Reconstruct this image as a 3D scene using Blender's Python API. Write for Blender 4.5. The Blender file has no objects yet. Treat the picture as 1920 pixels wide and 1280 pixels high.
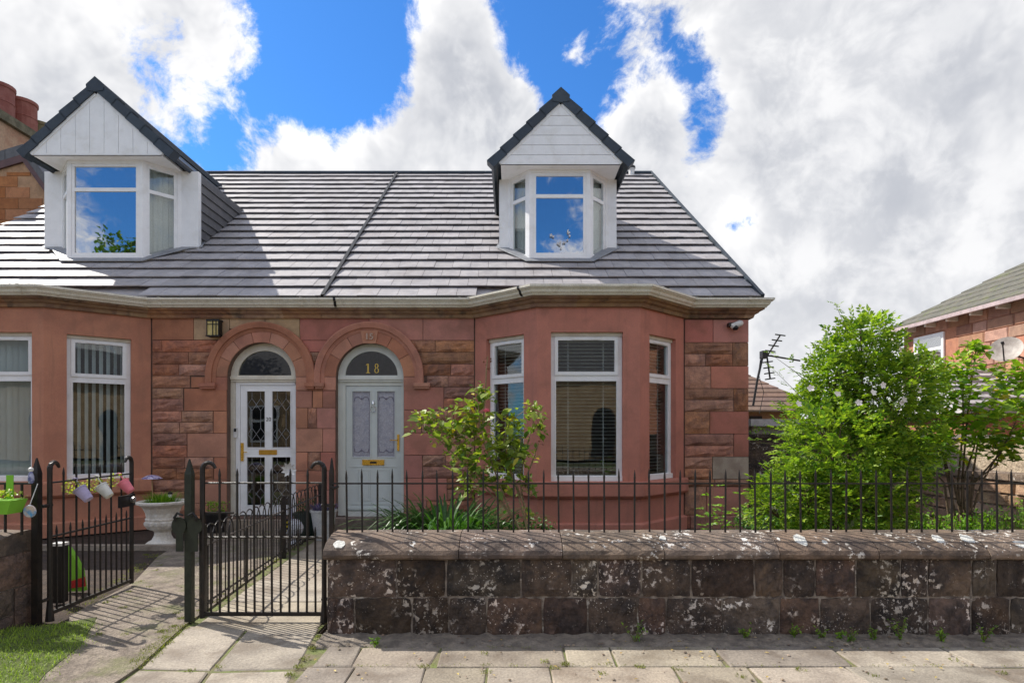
import bpy, math, random
from mathutils import Vector, Matrix
random.seed(7)
R = math.radians
sc = bpy.context.scene
col = sc.collection

# ------------------------------------------------------------------ camera
F, CX, HY, CH = 1150.0, 957.0, 810.0, 1.5          # focal length in photo pixels, vanishing point, eye height
cam = bpy.data.objects.new('camera', bpy.data.cameras.new('camera'))
col.objects.link(cam)
cam.location = (0, 0, CH)
cam.rotation_euler = (R(90), 0, 0)
cam.data.sensor_width = 36
cam.data.lens = 36 * F / 1920
cam.data.shift_x = (960 - CX) / 1920
cam.data.shift_y = (HY - 640) / 1920
cam.data.clip_end = 2000
sc.camera = cam

# ------------------------------------------------------------------ world and sun
SUN = Vector((-0.86, 0.47, 1.02)).normalized()
SUN_EL = math.asin(SUN.z)
SUN_ROT = math.atan2(SUN.x, SUN.y)
sc.view_settings.view_transform = 'Standard'
sc.view_settings.look = 'None'
sc.view_settings.exposure = 1.25
sc.view_settings.gamma = 1

class NT:
    """small helper to write node trees"""
    def __init__(s, tree): s.t = tree; tree.nodes.clear()
    def n(s, typ, **kw):
        nd = s.t.nodes.new(typ)
        ins = kw.pop('ins', {})
        for k, v in kw.items(): setattr(nd, k, v)
        for k, v in ins.items():
            sock = nd.inputs[k]
            if isinstance(v, bpy.types.NodeSocket): s.t.links.new(v, sock)
            else: sock.default_value = v
        return nd
    def math(s, op, a, b=0.0, c=None, clamp=False):
        ins = {0: a, 1: b}
        if c is not None: ins[2] = c
        return s.n('ShaderNodeMath', operation=op, use_clamp=clamp, ins=ins).outputs[0]
    def vmath(s, op, a, b):
        nd = s.n('ShaderNodeVectorMath', operation=op, ins={0: a, 1: b})
        return nd.outputs['Value'] if op == 'DOT_PRODUCT' else nd.outputs[0]
    def mix(s, fac, a, b, blend='MIX'):
        nd = s.n('ShaderNodeMix', data_type='RGBA', blend_type=blend)
        for k, v in ((0, fac), (6, a), (7, b)):
            if isinstance(v, bpy.types.NodeSocket): s.t.links.new(v, nd.inputs[k])
            else: nd.inputs[k].default_value = v if not isinstance(v, tuple) or len(v) == 4 else (*v, 1)
        return nd.outputs[2]
    def ramp(s, fac, stops):
        nd = s.n('ShaderNodeValToRGB', ins={0: fac})
        e = nd.color_ramp.elements
        while len(e) < len(stops): e.new(0.5)
        for el, (p, c) in zip(e, stops):
            el.position = p
            el.color = (c, c, c, 1) if not isinstance(c, tuple) else (*c, 1)
        return nd.outputs[0]
    def noise(s, vec, scale, detail=5, rough=0.55, dist=0.0, out=0):
        return s.n('ShaderNodeTexNoise', ins={'Vector': vec, 'Scale': scale, 'Detail': detail, 'Roughness': rough, 'Distortion': dist}).outputs[out]
    def smooth(s, v, a, b):
        return s.n('ShaderNodeMapRange', interpolation_type='SMOOTHSTEP', ins={0: v, 1: a, 2: b, 3: 0.0, 4: 1.0}).outputs[0]

def pdir(px, py):
    return Vector(((px - CX) / F, 1, (HY - py) / F)).normalized()

world = bpy.data.worlds.new('World')
sc.world = world
world.use_nodes = True
w = NT(world.node_tree)
d = w.n('ShaderNodeTexCoord').outputs['Generated']
sky = w.n('ShaderNodeTexSky', sky_type='NISHITA', sun_disc=False, sun_elevation=SUN_EL, sun_rotation=SUN_ROT,
          air_density=1.0, dust_density=0.3, ozone_density=2.5)
# a broken deck of cumulus: fractal noise over the directions of the sky, with clear gaps and heaps where they stand
wv = w.n('ShaderNodeTexNoise', ins={'Vector': d, 'Scale': 5.0, 'Detail': 4.0}).outputs[1]
dw = w.vmath('ADD', d, w.vmath('MULTIPLY', w.vmath('SUBTRACT', wv, (.5, .5, .5)), (.10, .10, .10)))
def field(vec, det):
    return w.math('ADD', w.math('MULTIPLY', w.noise(vec, 2.3, 2, .5), .40), w.math('MULTIPLY', w.noise(vec, 7.5, det, .66), .60))
big = field(dw, 10)
big2 = field(w.vmath('ADD', dw, (-0.030, 0.018, 0.045)), 4)
dens = big
GAPS = ((640, 80, -.19, .13), (590, 170, -.14, .08), (450, 210, -.11, .06), (580, 0, -.14, .10), (1000, 50, -.15, .08), (1110, 190, -.15, .065), (1090, 20, -.08, .06), (700, 150, -.08, .06),
        (1285, 120, -.16, .06), (1335, 250, -.19, .06), (1390, 415, -.28, .045), (400, 300, -.09, .05), (970, 130, -.10, .05), (1240, 330, -.05, .04), (1210, 60, -.05, .05), (740, 40, -.06, .05))
HEAPS = ((870, 130, .13, .06), (830, 240, .15, .10), (700, 285, .13, .07), (560, 285, .11, .055), (940, 230, .10, .08), (1230, 220, .10, .05), (120, 110, .11, .17), (410, 40, .10, .06),
         (1600, 130, .16, .25), (1650, 420, .14, .28), (1070, 105, .09, .03), (380, 230, .07, .05), (1200, 300, .10, .05), (1480, 330, .08, .12))
# the upper panes of both dormers mirror clear sky over the opposite side of the road
MIRROR = ((1050, 400, -.07, .14), (180, 360, -.06, .13))
for k, lst in enumerate((GAPS, HEAPS, MIRROR)):
    for px, py, amt, wid in lst:
        v = pdir(px, py)
        if k == 2: v.y = -v.y
        dt = w.vmath('DOT_PRODUCT', d, tuple(v))
        g = w.math('POWER', w.math('MAXIMUM', dt, 0.0), 2.0 / (wid * wid))
        dens = w.math('ADD', dens, w.math('MULTIPLY', g, amt))
dens = w.math('ADD', dens, .026)
mask = w.smooth(dens, 0.465, 0.555)
core = w.smooth(dens, 0.50, 0.72)
lit = w.smooth(w.math('SUBTRACT', big, big2), -0.09, 0.10)
soft = w.smooth(w.noise(dw, 4.2, 6, .55), .38, .64)
shade = w.math('ADD', w.math('MULTIPLY', lit, 0.50), w.math('MULTIPLY', soft, 0.30))
shade = w.math('ADD', shade, w.math('MULTIPLY', w.math('SUBTRACT', 1.0, core), 0.34), clamp=True)
shade = w.math('MULTIPLY', shade, w.math('MULTIPLY_ADD', core, -.22, 1.0))
cloud = w.mix(shade, (2.3, 2.4, 2.65), (5.15, 5.1, 5.05))
blue = w.mix(1.0, sky.outputs[0], (0.22, 0.50, 0.80), 'MULTIPLY')
skycol = w.mix(mask, blue, cloud)
bg = w.n('ShaderNodeBackground', ins={'Color': skycol, 'Strength': 0.1})
wo = w.n('ShaderNodeOutputWorld', ins={'Surface': bg.outputs[0]})

sun = bpy.data.objects.new('sun', bpy.data.lights.new('sun', 'SUN'))
col.objects.link(sun)
sun.data.energy = 2.75
sun.data.angle = R(0.5)
sun.data.color = (1.0, 0.94, 0.85)
sun.rotation_euler = SUN.to_track_quat('Z', 'Y').to_euler()
sun.location = (0, 0, 30)

# ------------------------------------------------------------------ helpers
def P(px, py, Y): return Vector(((px - CX) * Y / F, Y, CH + (HY - py) * Y / F))
def G(px, py, z=0.0):
    Y = (CH - z) * F / (py - HY)
    return Vector(((px - CX) * Y / F, Y, z))
YW = 9.58                                            # front wall plane of the houses
SW = F / YW
def wx(px): return (px - CX) / SW
def wz(py): return CH + (HY - py) / SW
rnd = random.uniform

class MB:
    def __init__(s): s.v = []; s.f = []
    def add(s, vs, fs):
        b = len(s.v)
        s.v += [tuple(p) for p in vs]
        s.f += [tuple(b + i for i in f) for f in fs]
        return s
    def obox(s, o, ax, ay, az):
        o = Vector(o); ax = Vector(ax); ay = Vector(ay); az = Vector(az)
        vs = [o, o + ax, o + ax + ay, o + ay, o + az, o + ax + az, o + ax + ay + az, o + ay + az]
        fs = [(0, 3, 2, 1), (4, 5, 6, 7), (0, 1, 5, 4), (1, 2, 6, 5), (2, 3, 7, 6), (3, 0, 4, 7)]
        if ax.cross(ay).dot(az) < 0: fs = [tuple(reversed(f)) for f in fs]
        return s.add(vs, fs)
    def box(s, x0, x1, y0, y1, z0, z1):
        return s.obox((x0, y0, z0), (x1 - x0, 0, 0), (0, y1 - y0, 0), (0, 0, z1 - z0))
    def prism(s, pts, vec):
        n = len(pts); vec = Vector(vec); pts = [Vector(p) for p in pts]
        nrm = Vector((0, 0, 0))
        for i in range(n): nrm += pts[i].cross(pts[(i + 1) % n])
        fs = [tuple(range(n)), tuple(range(2 * n - 1, n - 1, -1))] + [(i, n + i, n + (i + 1) % n, (i + 1) % n) for i in range(n)]
        if nrm.dot(vec) > 0: fs = [tuple(reversed(f)) for f in fs]
        return s.add(pts + [p + vec for p in pts], fs)
    def tube(s, pts, r, n=6, cap=True):
        pts = [Vector(p) for p in pts]
        rs = r if isinstance(r, (list, tuple)) else [r] * len(pts)
        ref = Vector((0.31, 0.52, 0.79)); vs = []; fs = []
        for i, p in enumerate(pts):
            t = (pts[min(i + 1, len(pts) - 1)] - pts[max(i - 1, 0)]).normalized()
            a = t.cross(ref)
            if a.length < 1e-3: a = t.cross(Vector((1, 0, 0)))
            a.normalize(); b = t.cross(a)
            vs += [p + (a * math.cos(k * 2 * math.pi / n) + b * math.sin(k * 2 * math.pi / n)) * rs[i] for k in range(n)]
        for i in range(len(pts) - 1):
            for k in range(n):
                fs.append((i * n + k, i * n + (k + 1) % n, (i + 1) * n + (k + 1) % n, (i + 1) * n + k))
        if cap: fs += [tuple(reversed(range(n))), tuple(range((len(pts) - 1) * n, len(pts) * n))]
        return s.add(vs, fs)
    def lathe(s, prof, c=(0, 0, 0), n=20, M=None, wave=None):
        vs = []; fs = []
        for j, (r, z) in enumerate(prof):
            for k in range(n):
                a = k * 2 * math.pi / n
                rr = r * (1 + (wave[j] * (1 if k % 2 else -1) if wave else 0))
                v = Vector((rr * math.cos(a), rr * math.sin(a), z))
                vs.append((M @ v if M else v) + Vector(c))
        for j in range(len(prof) - 1):
            for k in range(n):
                fs.append((j * n + k, j * n + (k + 1) % n, (j + 1) * n + (k + 1) % n, (j + 1) * n + k))
        fs.append(tuple(reversed(range(n)))); fs.append(tuple(range((len(prof) - 1) * n, len(prof) * n)))
        return s.add(vs, fs)
    def leaf(s, p, dv, up, L, W, droop=0.12):
        dv = dv.normalized(); sd = dv.cross(up)
        if sd.length < 1e-4: sd = Vector((1, 0, 0))
        sd.normalize(); nn = sd.cross(dv)
        m = p + dv * L * .5
        return s.add([p, m + sd * W * .5 + nn * W * .12, p + dv * L - nn * L * droop, m - sd * W * .5 + nn * W * .12, m - nn * W * .08],
                     [(0, 4, 1), (1, 4, 2), (2, 4, 3), (3, 4, 0)])
    def blade(s, p, dv, L, W, bend=.4, seg=3):
        dv = Vector(dv).normalized(); hz = Vector((dv.x, dv.y, 0))
        if hz.length < 1e-3: hz = Vector((rnd(-1, 1), rnd(-1, 1), 0))
        hz.normalize(); sd = hz.cross(Vector((0, 0, 1))); vs = []; fs = []
        for i in range(seg + 1):
            t = i / seg
            q = Vector(p) + dv * L * t + (hz * .35 - Vector((0, 0, 1))) * bend * L * t * t * t
            ww = W * (1 - t) ** .7 * .5
            if i < seg: vs += [q - sd * ww, q + sd * ww]
            else: vs.append(q)
        for i in range(seg - 1): fs.append((2 * i, 2 * i + 1, 2 * i + 3, 2 * i + 2))
        fs.append((2 * seg - 2, 2 * seg - 1, 2 * seg))
        return s.add(vs, fs)
    def mesh(s, name, mat=None, smooth=False):
        me = bpy.data.meshes.new(name)
        me.from_pydata(s.v, [], s.f)
        if mat: me.materials.append(mat)
        if smooth: me.polygons.foreach_set('use_smooth', [True] * len(me.polygons))
        return me
    def build(s, name, mat, parent=None, smooth=False):
        return put(name, s.mesh(name, mat, smooth), parent)

def put(name, me, parent=None, mw=None, loc=None):
    o = bpy.data.objects.new(name, me)
    col.objects.link(o)
    if mw is not None: o.matrix_basis = mw
    if loc is not None: o.location = loc
    if parent is not None:
        o.parent = parent
        if parent.type == 'EMPTY' and not parent.get('_local'):
            o.matrix_parent_inverse = Matrix.Translation(-Vector(parent.location))
    return o
def tag(o, label, cat, group=None, kind=None):
    if label: o['label'] = label
    if cat: o['category'] = cat
    if group: o['group'] = group
    if kind: o['kind'] = kind
    return o
def thing(name, label, cat, loc=(0, 0, 0), group=None):
    e = bpy.data.objects.new(name, None)
    col.objects.link(e); e.location = loc; e.empty_display_size = .1
    return tag(e, label, cat, group)
def stuff(o): o['kind'] = 'stuff'; return o
def structure(o, label): o['kind'] = 'structure'; o['label'] = label; return o

# ------------------------------------------------------------------ materials
MATS = {}
def mat(name, c1, c2=None, streak=None, rough=.75, scale=6.0, fine=60.0, bump=.25, var=.0, spec=.4, metal=0.0, dirt=None, dscale=2.0, damt=.5, lichen=None, lo=.58, island=False, fineamt=.25, lscale=1.0):
    if name in MATS: return MATS[name]
    m = bpy.data.materials.new(name); m.use_nodes = True; MATS[name] = m
    t = NT(m.node_tree)
    pos = t.n('ShaderNodeNewGeometry').outputs['Position']
    base = t.noise(pos, scale, 6, .6)
    c2 = c2 or tuple(x * .75 for x in c1)
    cc = t.mix(t.smooth(base, .36, .64), c1, c2)
    fn = t.noise(pos, fine, 4, .65)
    cc = t.mix(fineamt, cc, t.mix(1.0, cc, t.ramp(fn, [(.3, .35), (.7, 1.6)]), 'MULTIPLY'))
    if dirt:
        dn = t.noise(pos, dscale, 8, .65, .4)
        cc = t.mix(t.math('MULTIPLY', t.smooth(dn, .50, .68), damt), cc, dirt)
    if streak:
        sv = t.n('ShaderNodeVectorMath', operation='MULTIPLY', ins={0: pos, 1: (7.0, 7.0, .55)}).outputs[0]
        sn = t.noise(sv, 1.6, 6, .65)
        cc = t.mix(t.math('MULTIPLY', t.smooth(sn, .52, .72), .5), cc, streak)
    if lichen:
        l1 = t.noise(pos, 19 * lscale, 5, .62, .3); l2 = t.noise(pos, 3.1 * lscale, 4, .6)
        lm = t.math('MULTIPLY', t.smooth(l1, lo, lo + .035), t.smooth(l2, .50, .60))
        l3 = t.noise(pos, 62 * lscale, 2, .5); l4 = t.noise(pos, 2.2 * lscale, 3, .6)
        lm = t.math('MAXIMUM', lm, t.math('MULTIPLY', t.smooth(l3, .655, .69), t.smooth(l4, .52, .60)))
        cc = t.mix(lm, cc, lichen)
    if var:
        rn = t.n('ShaderNodeObjectInfo').outputs['Random'] if not island else t.n('ShaderNodeNewGeometry').outputs['Random Per Island']
        hs = t.n('ShaderNodeHueSaturation', ins={'Color': cc, 'Value': t.math('MULTIPLY_ADD', rn, 2 * var, 1 - var),
                 'Saturation': t.math('MULTIPLY_ADD', t.math('FRACT', t.math('MULTIPLY', rn, 7.3)), var, 1 - var * .5),
                 'Hue': t.math('MULTIPLY_ADD', t.math('FRACT', t.math('MULTIPLY', rn, 13.7)), var * .08, .5 - var * .04)})
        cc = hs.outputs[0]
    bs = t.n('ShaderNodeBsdfPrincipled', ins={'Base Color': cc, 'Metallic': metal, 'Specular IOR Level': spec,
             'Roughness': t.math('MULTIPLY_ADD', fn, .25, max(rough - .12, 0.03))})
    if bump:
        bb = t.n('ShaderNodeBump', ins={'Height': t.math('ADD', fn, t.math('MULTIPLY', base, 2.0)), 'Strength': bump, 'Distance': .02})
        t.t.links.new(bb.outputs[0], bs.inputs['Normal'])
    t.n('ShaderNodeOutputMaterial', ins={'Surface': bs.outputs[0]})
    return m
def leafmat(name, c1, c2, c3=None, trans=.4, rough=.45):
    if name in MATS: return MATS[name]
    m = bpy.data.materials.new(name); m.use_nodes = True; MATS[name] = m
    t = NT(m.node_tree)
    g = t.n('ShaderNodeNewGeometry'); oi = t.n('ShaderNodeObjectInfo')
    rn = t.math('FRACT', t.math('ADD', g.outputs['Random Per Island'], oi.outputs['Random']))
    stops = [(0, c1), (.8, c2)] + ([(.93, c2), (.97, c3)] if c3 else [])
    cc = t.ramp(rn, stops)
    cl = t.noise(g.outputs['Position'], 3.5, 3)
    cc = t.mix(1.0, cc, t.ramp(cl, [(.3, .8), (.7, 1.2)]), 'MULTIPLY')
    bs = t.n('ShaderNodeBsdfPrincipled', ins={'Base Color': cc, 'Roughness': rough, 'Specular IOR Level': .4})
    tr = t.n('ShaderNodeBsdfTranslucent', ins={'Color': t.mix(1.0, cc, (1.35, 1.5, .6), 'MULTIPLY')})
    mx = t.n('ShaderNodeMixShader', ins={0: trans, 1: bs.outputs[0], 2: tr.outputs[0]})
    t.n('ShaderNodeOutputMaterial', ins={'Surface': mx.outputs[0]})
    return m
def glassmat(name, tint=(.80, .86, .86), f0=.11):
    if name in MATS: return MATS[name]
    m = bpy.data.materials.new(name); m.use_nodes = True; MATS[name] = m
    t = NT(m.node_tree)
    pos = t.n('ShaderNodeNewGeometry').outputs['Position']
    bp = t.n('ShaderNodeBump', ins={'Height': t.noise(pos, 2.2, 1), 'Strength': .06, 'Distance': .02})
    lw = t.n('ShaderNodeLayerWeight', ins={'Blend': .5})
    fac = t.math('ADD', f0, t.math('MULTIPLY', t.math('POWER', lw.outputs['Facing'], 4.0), .85), clamp=True)
    gl = t.n('ShaderNodeBsdfGlossy', ins={'Color': (1, 1, 1, 1), 'Roughness': .01, 'Normal': bp.outputs[0]})
    tr = t.n('ShaderNodeBsdfTransparent', ins={'Color': (*tint, 1)})
    mx = t.n('ShaderNodeMixShader', ins={0: fac, 1: tr.outputs[0], 2: gl.outputs[0]})
    t.n('ShaderNodeOutputMaterial', ins={'Surface': mx.outputs[0]})
    return m

paint18 = mat('paint_red', (.54, .215, .158), (.46, .188, .138), streak=(.33, .15, .11), rough=.8, scale=3, fine=130, bump=.12, dirt=(.27, .12, .085), dscale=1.6, damt=.45)
paint20 = mat('paint_terracotta', (.53, .238, .148), (.46, .20, .128), streak=(.33, .165, .11), rough=.8, scale=3, fine=130, bump=.12, dirt=(.28, .14, .095), dscale=1.6, damt=.45)
smooth_a = mat('dressed_stone_red', (.50, .205, .158), (.40, .172, .128), rough=.85, scale=4, fine=90, bump=.2, var=.14, dirt=(.24, .115, .08), damt=.4)
smooth_b = mat('dressed_stone_terracotta', (.49, .225, .145), (.40, .18, .118), rough=.85, scale=4, fine=90, bump=.2, var=.14, dirt=(.24, .125, .085), damt=.4)
smooth_c = mat('dressed_stone_buff', (.52, .36, .21), (.40, .27, .16), rough=.85, scale=5, fine=80, bump=.25, var=.12, dirt=(.26, .17, .11))
smooth_d = mat('dressed_stone_grey', (.40, .33, .26), (.31, .24, .19), rough=.85, scale=5, fine=80, bump=.25, var=.1)
rock = mat('rock_faced_stone', (.48, .235, .145), (.33, .165, .112), rough=.9, scale=7, fine=45, bump=.7, var=.24, dirt=(.17, .10, .085), dscale=4, damt=.6)
mortar = mat('mortar_brown', (.20, .125, .095), (.15, .10, .08), rough=.95, bump=.5)
cornice_m = mat('cornice_stone', (.40, .25, .14), (.27, .155, .10), rough=.88, scale=5, fine=40, bump=.5, var=.24, dirt=(.08, .062, .05), dscale=3.5, damt=.75)
gutter_m = mat('gutter_paint', (.78, .75, .65), (.72, .68, .57), rough=.5, scale=5, bump=.05, dirt=(.36, .33, .24), dscale=6, damt=.35)
upvc = mat('white_upvc', (.88, .885, .89), (.84, .845, .85), rough=.35, bump=.0, fineamt=.05, dirt=(.62, .60, .54), dscale=3, damt=.3)
cream = mat('cream_paint', (.74, .70, .60), (.66, .61, .50), rough=.55, bump=.05, fineamt=.1, dirt=(.52, .46, .36), dscale=4, damt=.4)
sage = mat('sage_grey_paint', (.60, .645, .625), (.57, .61, .59), rough=.42, bump=.03, fineamt=.06)
sage_light = mat('pale_sage_paint', (.68, .70, .65), (.63, .65, .60), rough=.45, bump=.03, fineamt=.06)
gold = mat('brass', (.80, .50, .09), (.70, .42, .06), rough=.28, metal=.9, bump=0, fineamt=.05)
amber = mat('brass_dull', (.62, .34, .05), (.5, .27, .04), rough=.4, metal=.6, bump=0, fineamt=.05)
chrome = mat('chrome', (.75, .74, .72), rough=.2, metal=.9, bump=0)
tile_m = mat('roof_tile_grey', (.40, .38, .385), (.32, .305, .315), rough=.56, scale=5, fine=120, bump=.14, var=.11, spec=.44, dirt=(.20, .17, .16), dscale=1.5, damt=.35)
tile_far = mat('roof_tile_grey_upper', (.40, .38, .385), (.32, .305, .315), rough=.56, scale=5, fine=120, bump=.14, var=.11, spec=.44, island=True, dirt=(.20, .17, .16), dscale=1.5, damt=.35)
verge_m = mat('slate_blue_tile', (.040, .056, .075), (.030, .043, .058), rough=.5, bump=.08, var=.15)
lead = mat('lead_flashing', (.28, .29, .31), (.22, .23, .25), rough=.5, scale=9, bump=.2)
slate_m = mat('cheek_slate', (.12, .118, .125), (.09, .09, .098), rough=.55, bump=.1, var=.14)
iron = mat('black_iron', (.020, .016, .014), (.012, .010, .010), rough=.42, scale=20, fine=160, bump=.15, dirt=(.05, .028, .018), dscale=14, damt=.35)
iron_green = mat('dark_green_iron', (.030, .036, .024), (.020, .024, .017), rough=.5, scale=20, fine=160, bump=.12)
wall_stone = mat('weathered_dark_stone', (.112, .080, .060), (.042, .034, .031), rough=.92, scale=6, fine=30, bump=1.0, fineamt=.55, var=.42, dirt=(.20, .14, .095), dscale=3, damt=.5, lichen=(.62, .55, .48), lo=.545, lscale=1.25)
coping_m = mat('weathered_coping', (.205, .148, .11), (.095, .072, .058), rough=.9, scale=6, fine=45, bump=.5, var=.2, dirt=(.05, .04, .038), dscale=3, damt=.55, lichen=(.72, .68, .62), lo=.565)
wall_mortar = mat('old_lime_mortar', (.36, .31, .26), (.13, .105, .09), rough=.95, scale=9, fine=60, bump=.7, lichen=(.6, .56, .5), lo=.54)
slab_m = mat('paving_stone', (.325, .28, .222), (.24, .205, .165), rough=.85, scale=3, fine=55, bump=.45, var=.2, dirt=(.17, .135, .10), dscale=3.0, damt=.75, fineamt=.4)
joint_m = mat('joint_earth', (.17, .14, .09), (.14, .17, .05), rough=.95, scale=7, fine=60, bump=.6)
tar_m = mat('rough_tar_strip', (.30, .255, .205), (.16, .135, .112), rough=.95, scale=9, fine=60, bump=.9, dirt=(.27, .23, .19), dscale=6, damt=.4)
gravel_m = mat('old_path_surface', (.30, .25, .20), (.19, .155, .125), rough=.95, scale=6, fine=60, bump=1.0, dirt=(.15, .17, .05), dscale=2.4, damt=.6, fineamt=.6)
soil_m = mat('garden_soil', (.07, .048, .035), (.045, .032, .025), rough=.98, scale=8, fine=50, bump=.9)
grass_soil = mat('turf_base', (.10, .13, .03), (.07, .085, .025), rough=.98, scale=8, fine=60, bump=.8)
asphalt = mat('asphalt', (.12, .115, .11), (.10, .096, .092), rough=.9, fine=150, bump=.4)
ground_m = mat('ground_cover', (.07, .10, .035), (.09, .085, .05), rough=.95, scale=1.5, fine=20, bump=.5)
white_m = mat('white_plastic', (.78, .77, .75), rough=.45, bump=0, fineamt=.04)
black_m = mat('black_plastic', (.012, .012, .013), rough=.4, bump=0)
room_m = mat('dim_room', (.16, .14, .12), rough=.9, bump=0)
blind_m = mat('blind_slat', (.58, .57, .56), rough=.5, bump=0, fineamt=.05)
vblind_m = mat('vertical_blind', (.74, .77, .77), (.70, .73, .73), rough=.8, bump=.05, fineamt=.05)
curtain_m = mat('net_curtain', (.62, .61, .58), (.55, .54, .52), rough=.9, scale=3, bump=.1)
lace_m = mat('etched_glass', (.40, .40, .45), (.33, .34, .40), rough=.25, scale=14, fine=50, bump=.05, spec=.6)
leadline = mat('lead_came', (.32, .32, .34), rough=.5, bump=0)
glass = glassmat('window_glass', (.86, .9, .9), .065)
glass_sky = glassmat('dormer_glass', (.45, .5, .55), .42)
glass_dark = glassmat('door_glass', (.55, .58, .58), .10)
trunk_m = mat('bark', (.17, .115, .07), (.10, .07, .045), rough=.9, scale=20, fine=80, bump=.6)
stem_m = mat('green_stem', (.10, .13, .03), (.13, .10, .045), rough=.7, scale=9, bump=.2)
leaf_rose = leafmat('shrub_rose_leaf', (.06, .155, .022), (.30, .41, .04))
leaf_big = leafmat('broad_leaf', (.10, .24, .02), (.34, .46, .035), (.55, .42, .03))
leaf_bush = leafmat('rose_leaf', (.09, .18, .035), (.32, .38, .06), (.65, .48, .04))
leaf_lily = leafmat('lily_leaf', (.025, .085, .018), (.07, .165, .028), trans=.25)
leaf_weed = leafmat('weed_leaf', (.08, .22, .02), (.24, .40, .03))
leaf_lime = leafmat('trailing_leaf', (.20, .26, .03), (.42, .45, .06))
leaf_grass = leafmat('grass_blade', (.10, .18, .02), (.32, .42, .05))
leaf_moss = leafmat('moss_tuft', (.11, .13, .02), (.22, .24, .03))
leaf_tree = leafmat('tree_leaf', (.04, .10, .015), (.09, .17, .02))
petal_w = mat('petal_white', (.80, .70, .68), (.85, .8, .76), rough=.6, bump=0)
petal_p = mat('petal_pink', (.78, .11, .20), (.85, .2, .28), rough=.6, bump=0)

# ------------------------------------------------------------------ ground, road, pavement
structure(MB().box(-300, 300, -300, 300, -.30, -.16).build('ground', ground_m), 'ground of the neighbourhood')
structure(MB().box(-60, 60, -6.2, 1.75, -.155, -.12).build('road', asphalt), 'asphalt road in front of the pavement')
structure(MB().box(-60, 60, -8.6, -6.2, -.155, .0).build('far_pavement', slab_m), 'pavement on the opposite side of the road')
structure(MB().box(-60, 60, 1.75, 1.9, -.155, .0).build('kerb', slab_m), 'stone kerb along the road')
pav = structure(MB().box(-60, 60, 1.902, 4.60, -.155, -.011).build('pavement', joint_m), 'slabbed pavement along the garden wall')
def slab_poly(pts, parent, z=0.0, t=.05, name='paving_slab', m=slab_m, inset=.006):
    """one flagstone: a polygon with a chamfered, slightly uneven top"""
    c = sum((Vector(p) for p in pts), Vector()) / len(pts)
    dz = rnd(-.004, .004); tx = rnd(-.004, .004); ty = rnd(-.004, .004)
    low = []; top = []
    for p in pts:
        p = Vector(p); q = p + (c - p).normalized() * inset
        j = Vector((rnd(-.004, .004), rnd(-.004, .004), 0))
        low.append(Vector((q.x, q.y, z - t)) + j)
        e = q + (c - q).normalized() * .012 + j
        low_edge = z + dz + (q.x - c.x) * tx + (q.y - c.y) * ty
        top.append((Vector((q.x, q.y, low_edge - .006)) + j, Vector((e.x, e.y, low_edge))))
    n = len(pts); mb = MB()
    vs = low + [a for a, b in top] + [b for a, b in top]
    area = sum(pts[i][0] * pts[(i + 1) % n][1] - pts[(i + 1) % n][0] * pts[i][1] for i in range(n))
    fs = [tuple(range(2 * n, 3 * n))]
    for i in range(n):
        k = (i + 1) % n
        fs += [(i, k, n + k, n + i), (n + i, n + k, 2 * n + k, 2 * n + i)]
    if area < 0: fs = [tuple(reversed(f)) for f in fs]
    mb.add(vs, fs)
    return mb.build(name, m, parent)
def px_slab(pp, parent, **k): return slab_poly([G(*q) for q in pp], parent, **k)
apron = [[(352, 1173), (468, 1171), (394, 1254), (264, 1252)], [(472, 1171), (598, 1176), (556, 1251), (398, 1255)],
         [(260, 1256), (391, 1258), (352, 1310), (190, 1310)], [(395, 1259), (553, 1255), (524, 1310), (357, 1310)]]
for q in apron: px_slab(q, pav)
def slab_row(y0, y1, xs): 
    for a, b in zip(xs, xs[1:]):
        s = rnd(-.05, .05)
        slab_poly([(a, y0, 0), (b + s, y0, 0), (b, y1, 0), (a - s * .0, y1, 0)], pav)
def gx(pxs, py): return [G(p, py).x for p in pxs]
mb = MB(); nX = 150; yr = [4.30, 4.36, 4.43, 4.50, 4.62]; vs = []; fs = []
for i in range(nX + 1):
    for j, y in enumerate(yr): vs.append((-1.38 + 9.5 * i / nX, y + (rnd(-.035, .02) if j == 0 else 0), (-.012 if j == 0 else .008 + rnd(-.008, .012))))
for i in range(nX):
    for j in range(4): fs.append((i * 5 + j, (i + 1) * 5 + j, (i + 1) * 5 + j + 1, i * 5 + j + 1))
mb.add(vs, fs)
tar = structure(mb.build('wall_foot_strip', tar_m), 'rough dark strip along the foot of the stone wall')
slab_row(3.93, 4.295, gx([602, 668, 823, 1060, 1150, 1350, 1580, 1795, 1960, 2200, 2400, 2700], 1228))
slab_row(3.40, 3.925, gx([560, 655, 793, 913, 1034, 1275, 1420, 1610, 1880, 1990, 2280, 2500, 2800], 1268))
xs = [-4.2]
while xs[-1] < 7: xs.append(xs[-1] + rnd(.45, .8))
slab_row(2.75, 3.39, xs)
slab_row(1.92, 2.74, xs[:1] + [x + .2 for x in xs[1:]])
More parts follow.
